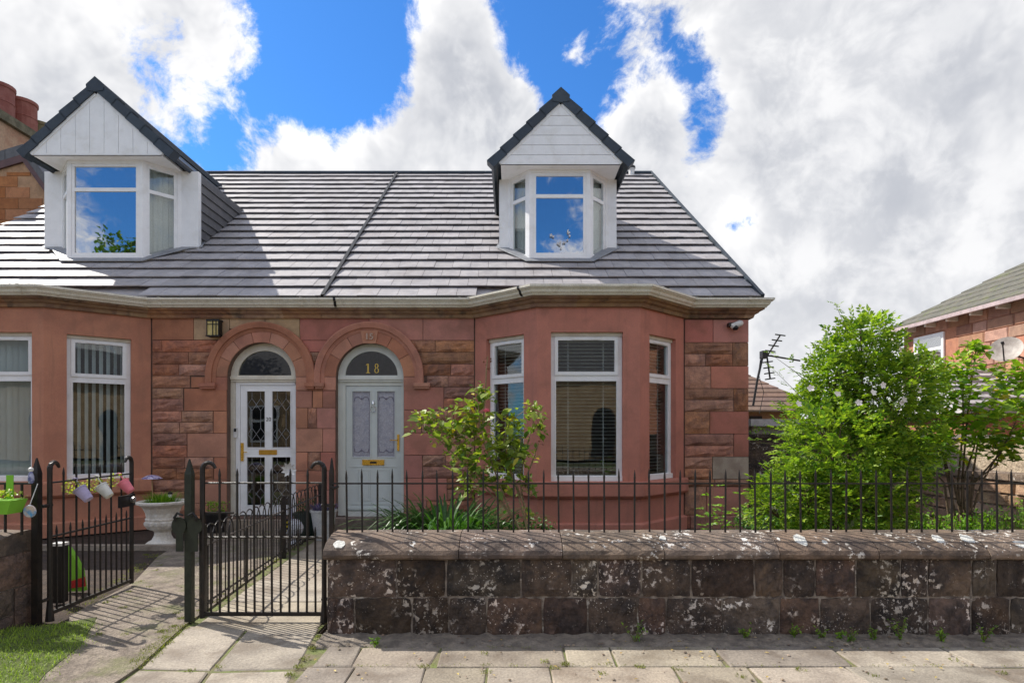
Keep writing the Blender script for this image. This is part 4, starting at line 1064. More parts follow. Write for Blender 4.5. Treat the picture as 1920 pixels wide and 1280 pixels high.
def gate(label, hinge, ang, L, flip=False):
    """iron gate in its own frame: hinge stile at x=0, free stile at x=L"""
    t = thing('iron_gate', label, 'gate', hinge); t['_local'] = 1; t.rotation_euler = (0, 0, ang)
    zt, zm, zb_ = 1.098, .668, .062
    def stile(x, s, foot):
        mb = MB(); mb.tube([(x, 0, foot), (x, 0, 1.19), (x, 0, 1.215)], .020, 8)
        mb.tube([(x, 0, 1.20)] + [(x + s * (.05 - .05 * math.cos(a)), 0, 1.205 + .055 * math.sin(a)) for a in (.3, .7, 1.1, 1.5, 1.9, 2.3, 2.7)] + [(x + s * .105, 0, 1.215)], [.020, .020, .019, .018, .017, .016, .015, .013, .010], 8)
        mb.build('stile', iron, t)
    stile(0, 1, .0); stile(L, -1, .03)
    for z, r_ in ((zt, .0075), (zm, .009)): MB().tube([(.012, 0, z), (L - .012, 0, z)], r_, 6).build('rail', iron, t)
    MB().box(.0, L, -.012, .012, zb_ - .014, zb_ + .014).build('rail', iron, t)
    n = 13
    long_ = picket(1.215 - zb_, .009, .07).mesh('bar', iron); short = picket(.755 - zb_, .0085, .07).mesh('bar', iron)
    for k in range(n):
        x = L * (k + 1) / (n + 1)
        put('bar', long_ if k % 2 else short, t, Matrix.Translation((x, 0, zb_)) @ Matrix.Rotation(rnd(-.008, .008), 4, 'Y'))
    for z in (.92, .18): MB().tube([(-.085, 0, z), (.022, 0, z)], .014, 6).build('hinge', iron, t)
    MB().tube([(0, 0, .0), (0, 0, .16)], [.034, .020], 8).build('foot', iron, t)
    return t
gR = gate('closed black iron gate in front of the slabbed path to the grey door', (-1.475, 4.86, 0), math.pi, .965)
MB().box(.72, .965, -.012, .004, .855, .868).build('latch_bar', iron, gR)
gL = gate('open black iron gate hung with three coloured flower pots', (-3.665, 4.88, 0), R(91.5), 1.10)
mb = MB(); mb.box(.86, 1.10, -.035, -.014, .79, .90); mb.build('lock', black_m, gL)
MB().lathe([(.001, -.02), (.028, -.015), (.03, .015), (.001, .02)], (1.03, -.055, .85), 10, Matrix.Rotation(R(90), 3, 'X')).build('lock_knob', chrome, gL)

# hooped divider between the two paths
dv = thing('hooped_railing', 'low black hooped railing dividing the two garden paths', 'railing', (-2.7, 7, 0))
A0, B0 = Vector((-2.53, 5.05, 0)), Vector((-2.87, 9.25, 0)); D0 = B0 - A0; u = D0.normalized(); n_ = 22
MB().tube([A0 + Z1 * .56, B0 + Z1 * .56], .010, 6).build('rail', mat('sunlit_iron', (.10, .085, .075), (.03, .024, .02), rough=.38, scale=25, bump=.1, spec=.6), dv)  # top rail painted paler than the other bars, sunlight put into its colour
MB().tube([A0 + Z1 * .08, B0 + Z1 * .08], .010, 6).build('rail', iron, dv)
sp = D0.length / n_
hoop = MB().tube([(0, 0, .04), (0, 0, .58)] + [(sp * .75 - sp * .75 * math.cos(a), 0, .60 + .13 * math.sin(a)) for a in [i * math.pi / 8 for i in range(9)]] + [(sp * 1.5, 0, .58), (sp * 1.5, 0, .56)], .0065, 5).mesh('hoop', iron)
angD = math.atan2(D0.y, D0.x)
barD = MB().tube([(0, 0, .0), (0, 0, .57)], .0065, 5).mesh('bar', iron)
for k in range(0, n_ - 1): put('hoop', hoop, dv, Matrix.Translation(A0 + u * (k * sp)) @ Matrix.Rotation(angD, 4, 'Z'))
for k in range(n_): put('bar', barD, dv, Matrix.Translation(A0 + u * (k * sp + sp * .5)) @ Matrix.Rotation(angD, 4, 'Z'))
for t_ in (.0, .55, 1.0):
    p = A0 + D0 * t_; MB().box(p.x - .022, p.x + .022, p.y - .022, p.y + .022, -.02, .74).build('post', iron, dv)

# ------------------------------------------------------------------ plants
def sprig(mb, p, dv, L, nl, size, up=Z1):
    """pinnate sprig: leaflets in pairs along a stalk with one at the tip"""
    dv = dv.normalized(); sd = dv.cross(up); sd = sd.normalized() if sd.length > 1e-3 else Vector((1, 0, 0)); nn = sd.cross(dv)
    for k in range(nl):
        q = p + dv * (L * (k + 1) / (nl + .3)) - nn * L * .18 * ((k + 1) / nl) ** 2
        for s in (-1, 1): mb.leaf(q, dv * .55 + sd * s * .9 + Vector((rnd(-.2, .2), rnd(-.2, .2), rnd(-.25, .1))), nn, size * rnd(.8, 1.15), size * .62)
    mb.leaf(p + dv * L - nn * L * .18, dv + Vector((0, 0, -.2)), nn, size * 1.15, size * .68)
def rdir(): 
    while True:
        v = Vector((rnd(-1, 1), rnd(-1, 1), rnd(-1, 1)))
        if .05 < v.length < 1: return v.normalized()
def blossom(c, n, r_, m, parent, name='flower', heart=None):
    mb = MB(); n = n.normalized(); a = n.orthogonal().normalized(); b = n.cross(a)
    for k in range(5):
        t = k * 1.2566 + .3; dv = a * math.cos(t) + b * math.sin(t) + n * .25
        sd = n.cross(dv).normalized(); mb.add([c, c + dv * r_ * .6 + sd * r_ * .42, c + dv * r_ + sd * r_ * .2, c + dv * r_ - sd * r_ * .2, c + dv * r_ * .6 - sd * r_ * .42], [(0, 1, 2, 3, 4)])
    mb.build(name, m, parent)
# big wild rose
YS = 6.0; SS = F / YS
shrub = thing('rose_shrub', 'large rounded green rose shrub with small white flowers behind the railings', 'shrub', (3.2, YS, 0))
blobs = [(1612, 690, 70, 0), (1538, 775, 58, .1), (1660, 750, 78, -.1), (1570, 850, 90, -.25), (1492, 935, 62, -.35), (1640, 890, 80, -.2), (1715, 715, 46, .1), (1590, 960, 88, -.4), (1565, 720, 50, 0), (1690, 820, 60, 0), (1615, 640, 44, 0), (1450, 960, 34, -.4)]
BL = [(P(x, y, YS + o), r_ / SS, r_ / SS * 1.0) for x, y, r_, o in blobs]
base = [Vector((2.95, 5.95, 0)), Vector((3.2, 6.05, 0)), Vector((3.45, 5.9, 0)), Vector((3.05, 6.1, 0))]
mb = MB()
for k, (c, r_, ry) in enumerate(BL):
    b0 = base[k % 4]; m = (b0 + c) / 2 + Vector((rnd(-.15, .15), rnd(-.1, .1), rnd(0, .2)))
    mb.tube([b0, m, c, c + (c - m).normalized() * r_ * .6], [.022, .016, .009, .003], 6)
    for j in range(7):
        v = rdir(); v.z = abs(v.z) * .6 + .1; mb.tube([m.lerp(c, rnd(.3, 1)), c + v * r_ * .6, c + v * r_ * .98], [.007, .004, .0015], 4)
mb.build('branches', trunk_m, shrub)
mb = MB()
for c, r_, ry in BL:
    cnt = int(580 * (r_ / .45) ** 2)
    for k in range(cnt):
        v = rdir(); rr = rnd(.35, 1.0) ** .45 * (1 + .22 * math.sin(v.x * 9 + v.z * 8 + c.x * 5) * math.cos(v.y * 6 + c.z * 7))
        p = c + Vector((v.x * r_, v.y * ry * .9, v.z * r_)) * rr
        if p.z < .04 or p.y < 4.95 and p.z < .75: continue
        if p.y < 4.72: continue
        dvv = v + Vector((rnd(-.7, .7), rnd(-.7, .7), rnd(-.1, .7)))
        sprig(mb, p, dvv, rnd(.09, .14), 3, rnd(.036, .060), (Z1 + rdir() * .5).normalized())
for (x0, y0, x1, y1, o) in ((1612, 650, 1566, 570, 0), (1640, 650, 1668, 588, 0), (1600, 660, 1590, 620, .1), (1520, 720, 1440, 660, .1), (1500, 760, 1448, 690, 0), (1540, 730, 1518, 652, 0), (1490, 850, 1412, 828, -.3), (1700, 680, 1740, 660, 0), (1470, 960, 1425, 915, -.4), (1560, 690, 1545, 640, 0), (1680, 690, 1690, 630, 0)):
    a = P(x0, y0, YS + o); b = P(x1, y1, YS + o)
    for k in range(12):
        t = k / 11; p = a.lerp(b, t) + Vector((0, 0, .05 * math.sin(t * 3)))
        sprig(mb, p, (b - a).normalized() * .6 + Vector((rnd(-1, 1), rnd(-1, 1), rnd(-.3, .6))), .09 * (1 - .35 * t), 3, .032 * (1 - .3 * t))
stuff(mb.build('foliage', leaf_rose, shrub))
mb = MB()
for (x0, y0, x1, y1, o) in ((1612, 680, 1566, 570, 0), (1640, 680, 1668, 588, 0), (1540, 740, 1440, 660, .1), (1540, 790, 1448, 690, 0), (1540, 760, 1518, 652, 0), (1540, 850, 1412, 828, -.3)):
    mb.tube([P(x0, y0, YS + o), P((x0 + x1) / 2, (y0 + y1) / 2 - 4, YS + o), P(x1, y1, YS + o)], [.006, .004, .001], 4)
stuff(mb.build('shoots', stem_m, shrub))
for px, py in ((1637, 736), (1695, 749), (1570, 738), (1497, 757), (1655, 722), (1722, 731), (1520, 728), (1610, 755), (1690, 757), (1450, 948)):
    blossom(P(px, py, YS - .48), Vector((rnd(-.4, .4), -1, rnd(0, .5))), .032, petal_w, shrub)

# broad-leaved shrub at the right
YB = 6.45; SB = F / YB
bush2 = thing('broad_leaved_shrub', 'open shrub with large bright green and yellowing leaves at the right edge', 'shrub', (4.75, YB, 0))
def lobed(n=5):
    pts = [(0, 0)]
    for k in range(-n + 1, n):
        a = k / n * 1.9; r_ = (1.0 if k % 2 == 0 else .72) * (1 - .18 * abs(k) / n)
        pts.append((math.sin(a) * r_ * .52, .28 + math.cos(a) * r_ * .62))
    vs = [(x, y, .06 * abs(x) - .12 * y * y) for x, y in pts] + [(0, .42, -.05)]
    m = len(vs) - 1
    return MB().add(vs, [(m, i, (i + 1) % m) for i in range(m)]).mesh('leaf', leaf_big)
LM = lobed()
b2 = [(1760, 740, 62, 0), (1835, 770, 66, -.1), (1890, 705, 42, 0), (1905, 790, 66, -.2), (1780, 830, 54, 0), (1720, 840, 44, .1), (1880, 840, 34, -.1), (1805, 690, 34, 0), (1830, 652, 20, .1), (1950, 745, 60, 0), (1745, 700, 36, 0)]
mb = MB(); root = Vector((P(1800, 0, YB).x, YB, 0))
tw = []
for x, y, r_, o in b2:
    c = P(x, y, YB + o); f1 = P(1795 + (x - 1800) * .3, 905, YB)
    m = f1.lerp(c, .5) + Vector((rnd(-.05, .05), rnd(-.1, .1), 0))
    mb.tube([root + Vector((rnd(-.15, .15), rnd(-.1, .1), 0)), f1, m, c], [.014, .011, .008, .004], 5)
    for j in range(6):
        v = rdir(); e = c + v * r_ / SB * .95; mb.tube([m.lerp(c, rnd(.4, 1)), e], [.004, .002], 4); tw.append((c, r_ / SB, e))
mb.build('branches', trunk_m, bush2)
for k in range(285):
    x, y, r_, o = random.choices(b2, [q[2] ** 2 for q in b2])[0]
    c = P(x, y, YB + o); v = rdir(); p = c + v * (r_ / SB) * rnd(.4, 1.05) ** .6; s = rnd(.075, .15)
    rot = Matrix.Rotation(rnd(0, 6.28), 4, 'Z') @ Matrix.Rotation(R(rnd(-45, 25)), 4, 'X') @ Matrix.Rotation(R(rnd(-30, 30)), 4, 'Y')
    put('leaf', LM, bush2, Matrix.Translation(p) @ rot @ Matrix.Diagonal((s, s, s, 1)))
mb = MB()
for x, y, r_, o in b2:
    c = P(x, y, YB + o)
    for k in range(int(r_ * 3.2)):
        v = rdir(); p = c + v * (r_ / SB) * rnd(.3, 1); dvv = Vector((rnd(-1, 1), rnd(-1, 1), rnd(-.4, .4))); s = rnd(.06, .11)
        mb.leaf(p, dvv, (Z1 + rdir() * .6).normalized(), s, s * .75)
stuff(mb.build('small_leaves', leaf_big, bush2))

# rose bush in front of the bay
YRB = 7.0; SRB = F / YRB
rb = thing('rose_bush', 'leggy rose bush with glossy leaves and one pink bloom in front of the bay window', 'rose bush', (.1, YRB, 0))
lm = MB().add([(0, 0, 0), (.30, .25, .05), (.34, .55, .03), (0, 1, -.12), (-.34, .55, .03), (-.30, .25, .05), (0, .45, -.05)], [(6, i, (i + 1) % 6) for i in range(6)]).mesh('leaf', leaf_bush)
canes = [[(985, 1010), (955, 960), (925, 930), (880, 880), (830, 830), (785, 790), (765, 782)], [(985, 1010), (955, 955), (930, 890), (900, 800), (895, 740), (893, 712)], [(990, 1010), (985, 965), (975, 900), (985, 850), (1000, 790), (1020, 760)],
         [(985, 1010), (935, 930), (905, 900), (870, 850), (850, 800), (820, 760)], [(985, 950), (960, 890), (945, 830), (955, 790), (990, 765)], [(990, 1000), (965, 900), (940, 850), (905, 830), (870, 790)], [(905, 800), (910, 740), (912, 690), (915, 668)], [(985, 900), (1000, 860), (1010, 830)]]
mb = MB(); cp = []
for k, c in enumerate(canes):
    off = rnd(-.15, .15); pts = [P(x, y, YRB + off * i / len(c)) for i, (x, y) in enumerate(c)]
    mb.tube(pts, [.011 - .008 * i / len(pts) for i in range(len(pts))], 6)
    for a, b in zip(pts[1:], pts[2:]):
        for j in range(5): cp.append(a.lerp(b, rnd(0, 1)))
mb.build('canes', mat('rose_cane', (.36, .25, .15), (.20, .17, .07), rough=.7, scale=20, bump=.2), rb)
clumps = [(795, 790, 34), (835, 800, 44), (880, 775, 40), (905, 740, 26), (870, 850, 46), (905, 890, 40), (950, 860, 42), (965, 800, 40), (1000, 770, 26), (930, 830, 44), (975, 850, 38), (985, 910, 26), (880, 910, 30), (895, 790, 40), (940, 910, 30), (990, 960, 14), (1010, 800, 22), (860, 815, 30)]
for k in range(294):
    x, y, r_ = random.choices(clumps, [q[2] ** 2 for q in clumps])[0]
    v = rdir(); p = P(x, y, YRB) + v * r_ / SRB * rnd(.2, 1.0); p.y += rnd(-.12, .12); s = rnd(.095, .155)
    rot = Matrix.Rotation(rnd(0, 6.28), 4, 'Z') @ Matrix.Rotation(R(rnd(-55, 35)), 4, 'X') @ Matrix.Rotation(R(rnd(-40, 40)), 4, 'Y')
    put('leaf', lm, rb, Matrix.Translation(p) @ rot @ Matrix.Diagonal((s, s, s, 1)))
mb = MB()
for x, y, r_ in clumps:
    for k in range(int(r_ * 1.3)):
        v = rdir(); p = P(x, y, YRB + .05) + v * r_ / SRB * rnd(.3, 1); mb.leaf(p, rdir(), (Z1 + rdir() * .5).normalized(), rnd(.05, .085), .05)
        mb.tube([p, P(x, y, YRB + .05)], .0018, 3)
stuff(mb.build('small_leaves', leaf_bush, rb))
c = P(912, 773, YRB - .15); mb = MB()
for k in range(14):
    a = k * 2.4; el = .25 + k * .075; v = Vector((math.cos(a) * math.cos(el), math.sin(a) * math.cos(el), math.sin(el)))
    mb.leaf(c + v * .006, v, Z1, .045, .05, -.2)
mb.build('bloom', petal_p, rb)
mb = MB()
for px, py in ((913, 672), (909, 684), (916, 690), (920, 675), (907, 676), (1012, 826), (1016, 832)):
    c = P(px, py, YRB)
    for j in range(4): mb.leaf(c, rdir(), Z1, .03, .02)
mb.build('dry_seed_heads', mat('dry_heads', (.24, .10, .05), rough=.9, bump=0), rb)

# strappy lily clump beside the doorstep
def strap_clump(name, label, cat, c, n, h, spread, m, w_=.022, group=None):
    t = thing(name, label, cat, c, group); mb = MB()
    for k in range(n):
        a = rnd(0, 6.28); r_ = rnd(0, spread * .45); el = rnd(.65, 1.35)
        mb.blade(Vector(c) + Vector((math.cos(a) * r_, math.sin(a) * r_, 0)), (math.cos(a) * math.cos(el), math.sin(a) * math.cos(el), math.sin(el)), h * rnd(.7, 1.15), w_ * rnd(.7, 1.2), rnd(.35, .75), 6)
    stuff(mb.build('leaves', m, t)); return t
strap_clump('lily_clump', 'dark green clump of strappy arching leaves below the rose bush', 'plant', (-.80, 7.6, 0), 620, 1.15, 1.15, leaf_lily, .052)

def weed(label, c, h, n, m=leaf_weed, group=None, size=.03, name='weed', tall=False):
    t = thing(name, label, 'weed', c, group); mb = MB(); st = MB(); c = Vector(c)
    for k in range(n):
        a = rnd(0, 6.28); tip = c + Vector((math.cos(a) * h * (.12 if tall else .55), math.sin(a) * h * (.1 if tall else .3), h * rnd(.5, 1)))
        st.tube([c, c.lerp(tip, .5) + Vector((0, 0, .01)), tip], [.004, .003, .001], 4)
        for j in range(10 if tall else 6):
            p = c.lerp(tip, (j + 1) / (10 if tall else 6)); mb.leaf(p, rdir() + Vector((0, -.1, .2)), Z1, size * rnd(.7, 1.3), size * .6)
            if tall: sprig(mb, p, Vector((rnd(-1, 1), rnd(-1, 1), rnd(0, .4))), .07, 2, size)
    st.build('stem', stem_m, t); stuff(mb.build('leaves', m, t))
    return t
ordn = ['leftmost', 'second', 'third', 'fourth', 'fifth', 'sixth', 'seventh', 'eighth', 'ninth', 'tenth', 'rightmost']
for k, (px, py, h) in enumerate(((703, 1210, .05), (1190, 1204, .15), (1397, 1197, .10), (1490, 1195, .09), (1540, 1197, .08), (1575, 1200, .06), (1595, 1204, .09), (1640, 1199, .08), (1688, 1200, .15), (1765, 1204, .11), (1845, 1204, .13))):
    g_ = G(px, py); g_.y = min(g_.y, 4.50); g_.x = (px - CX) * g_.y / F
    weed(('%s of the small green weeds along the foot of the dark wall' % ordn[k]) if k in (0, 10) else '%s small green weed from the left along the foot of the dark wall' % ordn[k], (g_.x, g_.y, .006), h, 7, group='weeds at the wall foot', size=.026)
weed('tall slender yellow-green weed leaning left before the house corner', (P(1335, 0, 5.6).x, 5.6, 0), 1.02, 4, size=.045, name='tall_weed', tall=True)
weed('tall upright yellow-green weed between the house corner and the rose shrub', (P(1370, 0, 5.6).x, 5.6, 0), 1.10, 4, size=.045, name='tall_weed', tall=True)
def cover(name, label, spots, m, size=.04, h=.25, dens=130):
    mb = MB()
    for px, py, Y, r_ in spots:
        c = P(px, py, Y)
        for k in range(dens):
            v = rdir(); p = c + Vector((v.x * r_, v.y * r_, v.z * h)) * rnd(.3, 1)
            if p.z < .01: p.z = rnd(.01, .1)
            mb.leaf(p, rdir() + Vector((0, -.2, .3)), (Z1 + rdir() * .5).normalized(), size * rnd(.7, 1.3), size * .7)
            if k % 3 == 0: mb.tube([(c.x + v.x * r_ * .4, c.y + v.y * r_ * .4, 0), p], .0025, 3)
    o = mb.build(name, m); tag(o, label, None, kind='stuff'); return o
cover('ground_cover', 'low bright green ground cover at the foot of the right-hand shrubs', [(1700, 990, 6.0, .2), (1770, 985, 6.2, .25), (1820, 985, 6.2, .25), (1880, 970, 6.3, .3), (1940, 975, 6.3, .3), (1850, 985, 6.1, .3), (1590, 985, 5.4, .25), (1530, 990, 5.4, .2), (1480, 985, 5.5, .22), (1640, 992, 5.4, .2), (1960, 950, 6.6, .3), (1740, 990, 6.0, .2)], leaf_weed, .04, .16)
cover('border_plants', 'dark leafy growth in the bed under the bay window', [(960, 985, 7.2, .2), (1010, 985, 7.3, .2), (1400, 975, 6.8, .25), (1440, 985, 6.4, .2), (900, 990, 7.4, .2)], leaf_lily, .07, .16, 60)

# grass, moss and tufts
def inside(p, poly):
    r_ = False; n = len(poly)
    for i in range(n):
        a, b = poly[i], poly[(i + 1) % n]
        if (a[1] > p[1]) != (b[1] > p[1]) and p[0] < (b[0] - a[0]) * (p[1] - a[1]) / (b[1] - a[1]) + a[0]: r_ = not r_
    return r_
mb = MB(); n = 0
while n < 26000:
    p = (rnd(-6.0, -2.6), rnd(3.4, 4.8))
    n += 1
    jit = (p[0] + rnd(-.12, .12) * rnd(0, 1), p[1] + rnd(-.10, .10) * rnd(0, 1))
    if not inside(jit, [(q[0], q[1]) for q in turf]): continue
    mb.blade((p[0], p[1], .004), (rnd(-.7, .7), rnd(-.7, .7), 1), rnd(.02, .075), .0045, rnd(.2, .7), 2)
tag(mb.build('grass', leaf_grass), 'short green grass growing on the verge at the lower left', None, kind='stuff')
mb = MB()
def tuft(x, y, k, h=.025, sp=.03):
    for i in range(k): mb.blade((x + rnd(-sp, sp), y + rnd(-sp, sp), .002), (rnd(-.9, .9), rnd(-.9, .9), 1), h * rnd(.5, 1.3), .005, .4, 2)
for px, py, k in ((545, 1265, 60), (570, 1235, 60), (585, 1215, 60), (560, 1250, 60), (598, 1195, 40), (795, 1250, 30), (908, 1225, 25), (912, 1260, 25), (1060, 1245, 60), (1040, 1252, 40), (1020, 1240, 30), (1200, 1250, 50), (1140, 1245, 20), (1268, 1255, 25), (1390, 1268, 25), (1500, 1255, 25), (1790, 1238, 15), (1880, 1262, 25), (1640, 1268, 20), (300, 1185, 90), (325, 1175, 90), (340, 1160, 90), (330, 1150, 60), (310, 1195, 60), (280, 1100, 40), (265, 1090, 40), (240, 1110, 60), (200, 1130, 80), (215, 1120, 60), (235, 1190, 40), (185, 1190, 60), (300, 1060, 40), (290, 1070, 50), (275, 1040, 60), (410, 1250, 25), (355, 1258, 25), (400, 1130, 40), (415, 1115, 50), (430, 1100, 40), (445, 1085, 40), (470, 1070, 40), (500, 1050, 40), (375, 1145, 50), (360, 1120, 40), (440, 1030, 40), (1130, 1262, 25), (230, 1140, 50), (250, 1065, 60)):
    p = G(px, py); tuft(p.x, p.y, k)
for k in range(230):                                   # along the mossy strip left of the slabs and beside the divider
    t = rnd(0, 1); a = G(350, 1168).lerp(G(262, 1252), t) if k % 3 == 0 else (Vector((-2.56, 5.0, 0)).lerp(Vector((-2.93, 9.2, 0)), t) if k % 3 == 1 else Vector((-3.58, 5.0, 0)).lerp(Vector((-4.3, 7.6, 0)), t))
    tuft(a.x + rnd(-.10, .03), a.y + rnd(-.05, .05), random.randint(4, 16), rnd(.015, .035), .04)
for k in range(160):
    px, py = rnd(600, 1920), random.choice([1246, 1247, 1248, 1213, 1214, 1215]); a = G(px, py); tuft(a.x, a.y, random.randint(2, 7), .012, .02)
tag(mb.build('moss_and_tufts', leaf_moss), 'moss and grass tufts in the joints of the paving and paths', None, kind='stuff')
mb = MB()
for k in range(46):
    p = G(rnd(560, 1920), rnd(1198, 1278)); mb.leaf(Vector((p.x, p.y, .012)), Vector((rnd(-1, 1), rnd(-1, 1), .1)), Z1, rnd(.015, .035), rnd(.01, .02))
tag(mb.build('leaf_litter', leafmat('dry_leaf', (.40, .26, .09), (.55, .42, .12), trans=.2)), 'scattered fallen leaves on the pavement', None, kind='stuff')
mb = MB()                                              # loose pebbles and debris
for k in range(420):
    z_ = random.choice([0, 0, 1, 2])
    if z_ == 0: x, y = rnd(-1.3, 5.2), rnd(4.3, 4.52)
    elif z_ == 1: x, y = rnd(-1.2, 5), rnd(3.5, 4.3)
    else: y = rnd(5.5, 8.8); x = -2.62 - (y - 5) * .08 - rnd(0, 1.2) ** 2
    s = rnd(.004, .014)
    mb.lathe([(s * .5, 0), (s, s * .3), (s * .4, s * .7)], (x, y, .005), 5)
tag(mb.build('pebbles', mat('debris', (.30, .23, .17), (.16, .12, .09), rough=.9, bump=.3, island=True, var=.4)), 'loose grit and pebbles on the paving and beside the paths', None, kind='stuff')

# ------------------------------------------------------------------ pots and ornaments
YU = 8.05; q = G(305, 1022); ux_, uy_ = q.x, q.y
urn = thing('urn_planter', 'white fluted classical urn planter beside the path at the left', 'urn', (ux_, uy_, 0))
prof = [(.19, 0), (.20, .03), (.17, .055), (.13, .075), (.10, .13), (.095, .18), (.115, .20), (.17, .225), (.205, .275), (.21, .31), (.195, .335), (.205, .345), (.205, .36), (.19, .37), (.195, .43), (.225, .50), (.28, .545), (.31, .555), (.315, .58), (.29, .59), (.24, .575), (.2, .50)]
MB().lathe(prof, (ux_, uy_, .005), 32, None, [0, 0, 0, 0, .03, .03, 0, .04, .05, .04, 0, 0, 0, 0, .025, .025, 0, 0, 0, 0, 0, 0]).build('bowl', mat('weathered_white_stone', (.76, .72, .65), (.66, .61, .53), rough=.8, scale=8, bump=.2, dirt=(.30, .26, .2), dscale=5, damt=.5), urn)
MB().lathe([(.22, 0), (.22, .012), (.1, .03)], (ux_, uy_, .54), 20).build('soil', soil_m, urn)
mb = MB()
for k in range(420):
    a = rnd(0, 6.28); r_ = rnd(0, .2); mb.blade((ux_ + r_ * math.cos(a), uy_ + r_ * math.sin(a), .55), (math.cos(a) * .5 + rnd(-.3, .3), math.sin(a) * .5, 1), rnd(.14, .28), .009, .3, 3)
stuff(mb.build('planting', leaf_weed, urn))
t = thing('mushroom_ornament', 'small purple and white glass mushroom on a stick in the urn', 'ornament', (ux_ - .13, uy_ - .05, .55))
c = P(285, 897, uy_ - .05); mb = MB(); mb.lathe([(.125, 0), (.115, .012), (.085, .03), (.05, .045), (.003, .052)], c, 16); mb.build('cap', mat('purple_glass', (.13, .09, .22), (.55, .50, .65), rough=.2, scale=28, bump=0), t)
MB().tube([c, (c.x + .01, c.y, .52)], .006, 6).build('stick', mat('cane', (.5, .33, .16), rough=.7), t)
t = thing('solar_light', 'short black solar light standing in the right side of the urn', 'garden light', (ux_ + .13, uy_ - .08, .55))
c = P(319, 926, uy_ - .08); mb = MB(); mb.lathe([(.028, .0), (.03, .02), (.012, .03)], (c.x, c.y, c.z), 10); mb.build('cap', black_m, t); mb = MB(); mb.lathe([(.012, -.10), (.022, -.07), (.02, -.045)], c, 10); mb.build('body', black_m, t)
MB().lathe([(.018, -.044), (.022, -.02), (.022, .0)], c, 10).build('lens', white_m, t)

def hang_pot(label, s, z, colr, cm):
    ang = R(91.5); c = Vector((gL.location.x, gL.location.y, 0)) + Vector((math.cos(ang) * s + .075, math.sin(ang) * s, z))
    t = thing('hanging_pot', label, 'flower pot', c, 'pots hung on the open gate')
    M3 = Matrix.Rotation(R(-42), 3, 'Y')
    m = mat(cm, colr, rough=.4, bump=0, fineamt=.05)
    mb = MB(); mb.lathe([(.033, -.058), (.037, -.058), (.052, .052), (.056, .053), (.056, .063), (.049, .063), (.046, .05)], c, 18, M3); mb.build('pot', m, t, smooth=False)
    MB().tube([c + M3 @ Vector((.02, 0, .07)), c + M3 @ Vector((.03, 0, .13)), c + Vector((-.055, 0, 1.098 + .012 - z)), c + Vector((-.085, 0, 1.098 + .016 - z)), c + Vector((-.11, 0, 1.098 - .01 - z))], .006, 6).build('hook', m, t)
    mb = MB(); tp = c + M3 @ Vector((0, 0, .085))
    for k in range(110):
        v = rdir(); p = tp + Vector((v.x * .075 - .035, v.y * .06, v.z * .055 + .0)); mb.leaf(p, rdir() + Vector((-.3, 0, .2)), Z1, rnd(.018, .03), .016)
    stuff(mb.build('planting', leaf_lime, t))
hang_pot('lilac pot of trailing leaves on the open gate, nearest the hinge', .30, .975, (.50, .44, .66), 'lilac_tin')
hang_pot('white pot of trailing leaves in the middle of the open gate', .58, .975, (.74, .74, .68), 'white_tin')
hang_pot('pink pot of trailing leaves nearest the free end of the open gate', .90, .985, (.85, .22, .27), 'pink_tin')
c = P(16, 935, 4.70)
t = thing('trough_planter', 'lime green plastic trough hanging on the left railing', 'planter', c)
green_p = mat('lime_plastic', (.22, .52, .04), (.19, .46, .035), rough=.4, bump=0, fineamt=.05)
x1, z1, z0 = P(36, 0, 4.68).x, P(0, 936, 4.68).z, P(0, 962, 4.68).z
mb = MB(); mb.add([(x1 - .5, 4.62, z0), (x1 - .045, 4.62, z0), (x1 - .045, 4.76, z0), (x1 - .5, 4.76, z0), (x1 - .52, 4.60, z1), (x1, 4.60, z1), (x1, 4.765, z1), (x1 - .52, 4.765, z1)], [(0, 3, 2, 1), (0, 1, 5, 4), (1, 2, 6, 5), (2, 3, 7, 6), (3, 0, 4, 7), (4, 5, 6, 7)]); mb.build('trough', green_p, t)
MB().obox((x1 - .17, 4.765, z0 + .05), (.055, 0, 0), (0, .006, 0), (0, 0, .235)).build('hook', green_p, t)
mb = MB()
for k in range(120): mb.leaf(Vector((x1 - rnd(0, .4), rnd(4.62, 4.75), z1 + rnd(0, .07))), rdir() + Z1 * .3, Z1, rnd(.025, .04), .02)
stuff(mb.build('planting', leaf_lime, t))
t = thing('hanging_plaque', 'small round painted plaque hanging on a string beside the left post', 'ornament', P(55, 958, 4.72))
c = P(56, 958, 4.70); MB().lathe([(.045, -.008), (.05, 0), (.045, .008)], c, 18, Matrix.Rotation(R(90), 3, 'X')).build('disc', mat('painted_disc', (.62, .50, .42), (.10, .30, .55), rough=.5, scale=22, bump=0), t)
MB().tube([c + Z1 * .05, (c.x + .01, 4.765, zr_)], .003, 4).build('string', white_m, t)
t = thing('bird_ornament', 'small white and blue figure perched on the left railing beside the post', 'ornament', P(57, 890, 4.77))
c = P(58, 880, 4.77); MB().lathe([(.004, -.020), (.015, -.012), (.019, 0), (.015, .012), (.004, .018)], c, 12).build('head', white_m, t)
MB().lathe([(.014, -.085), (.022, -.06), (.020, -.03), (.012, .0), (.008, .012)], c + Vector((0, 0, -.022)), 12).build('body', mat('blue_glaze', (.10, .11, .28), (.4, .42, .55), rough=.3, scale=30, bump=0), t)
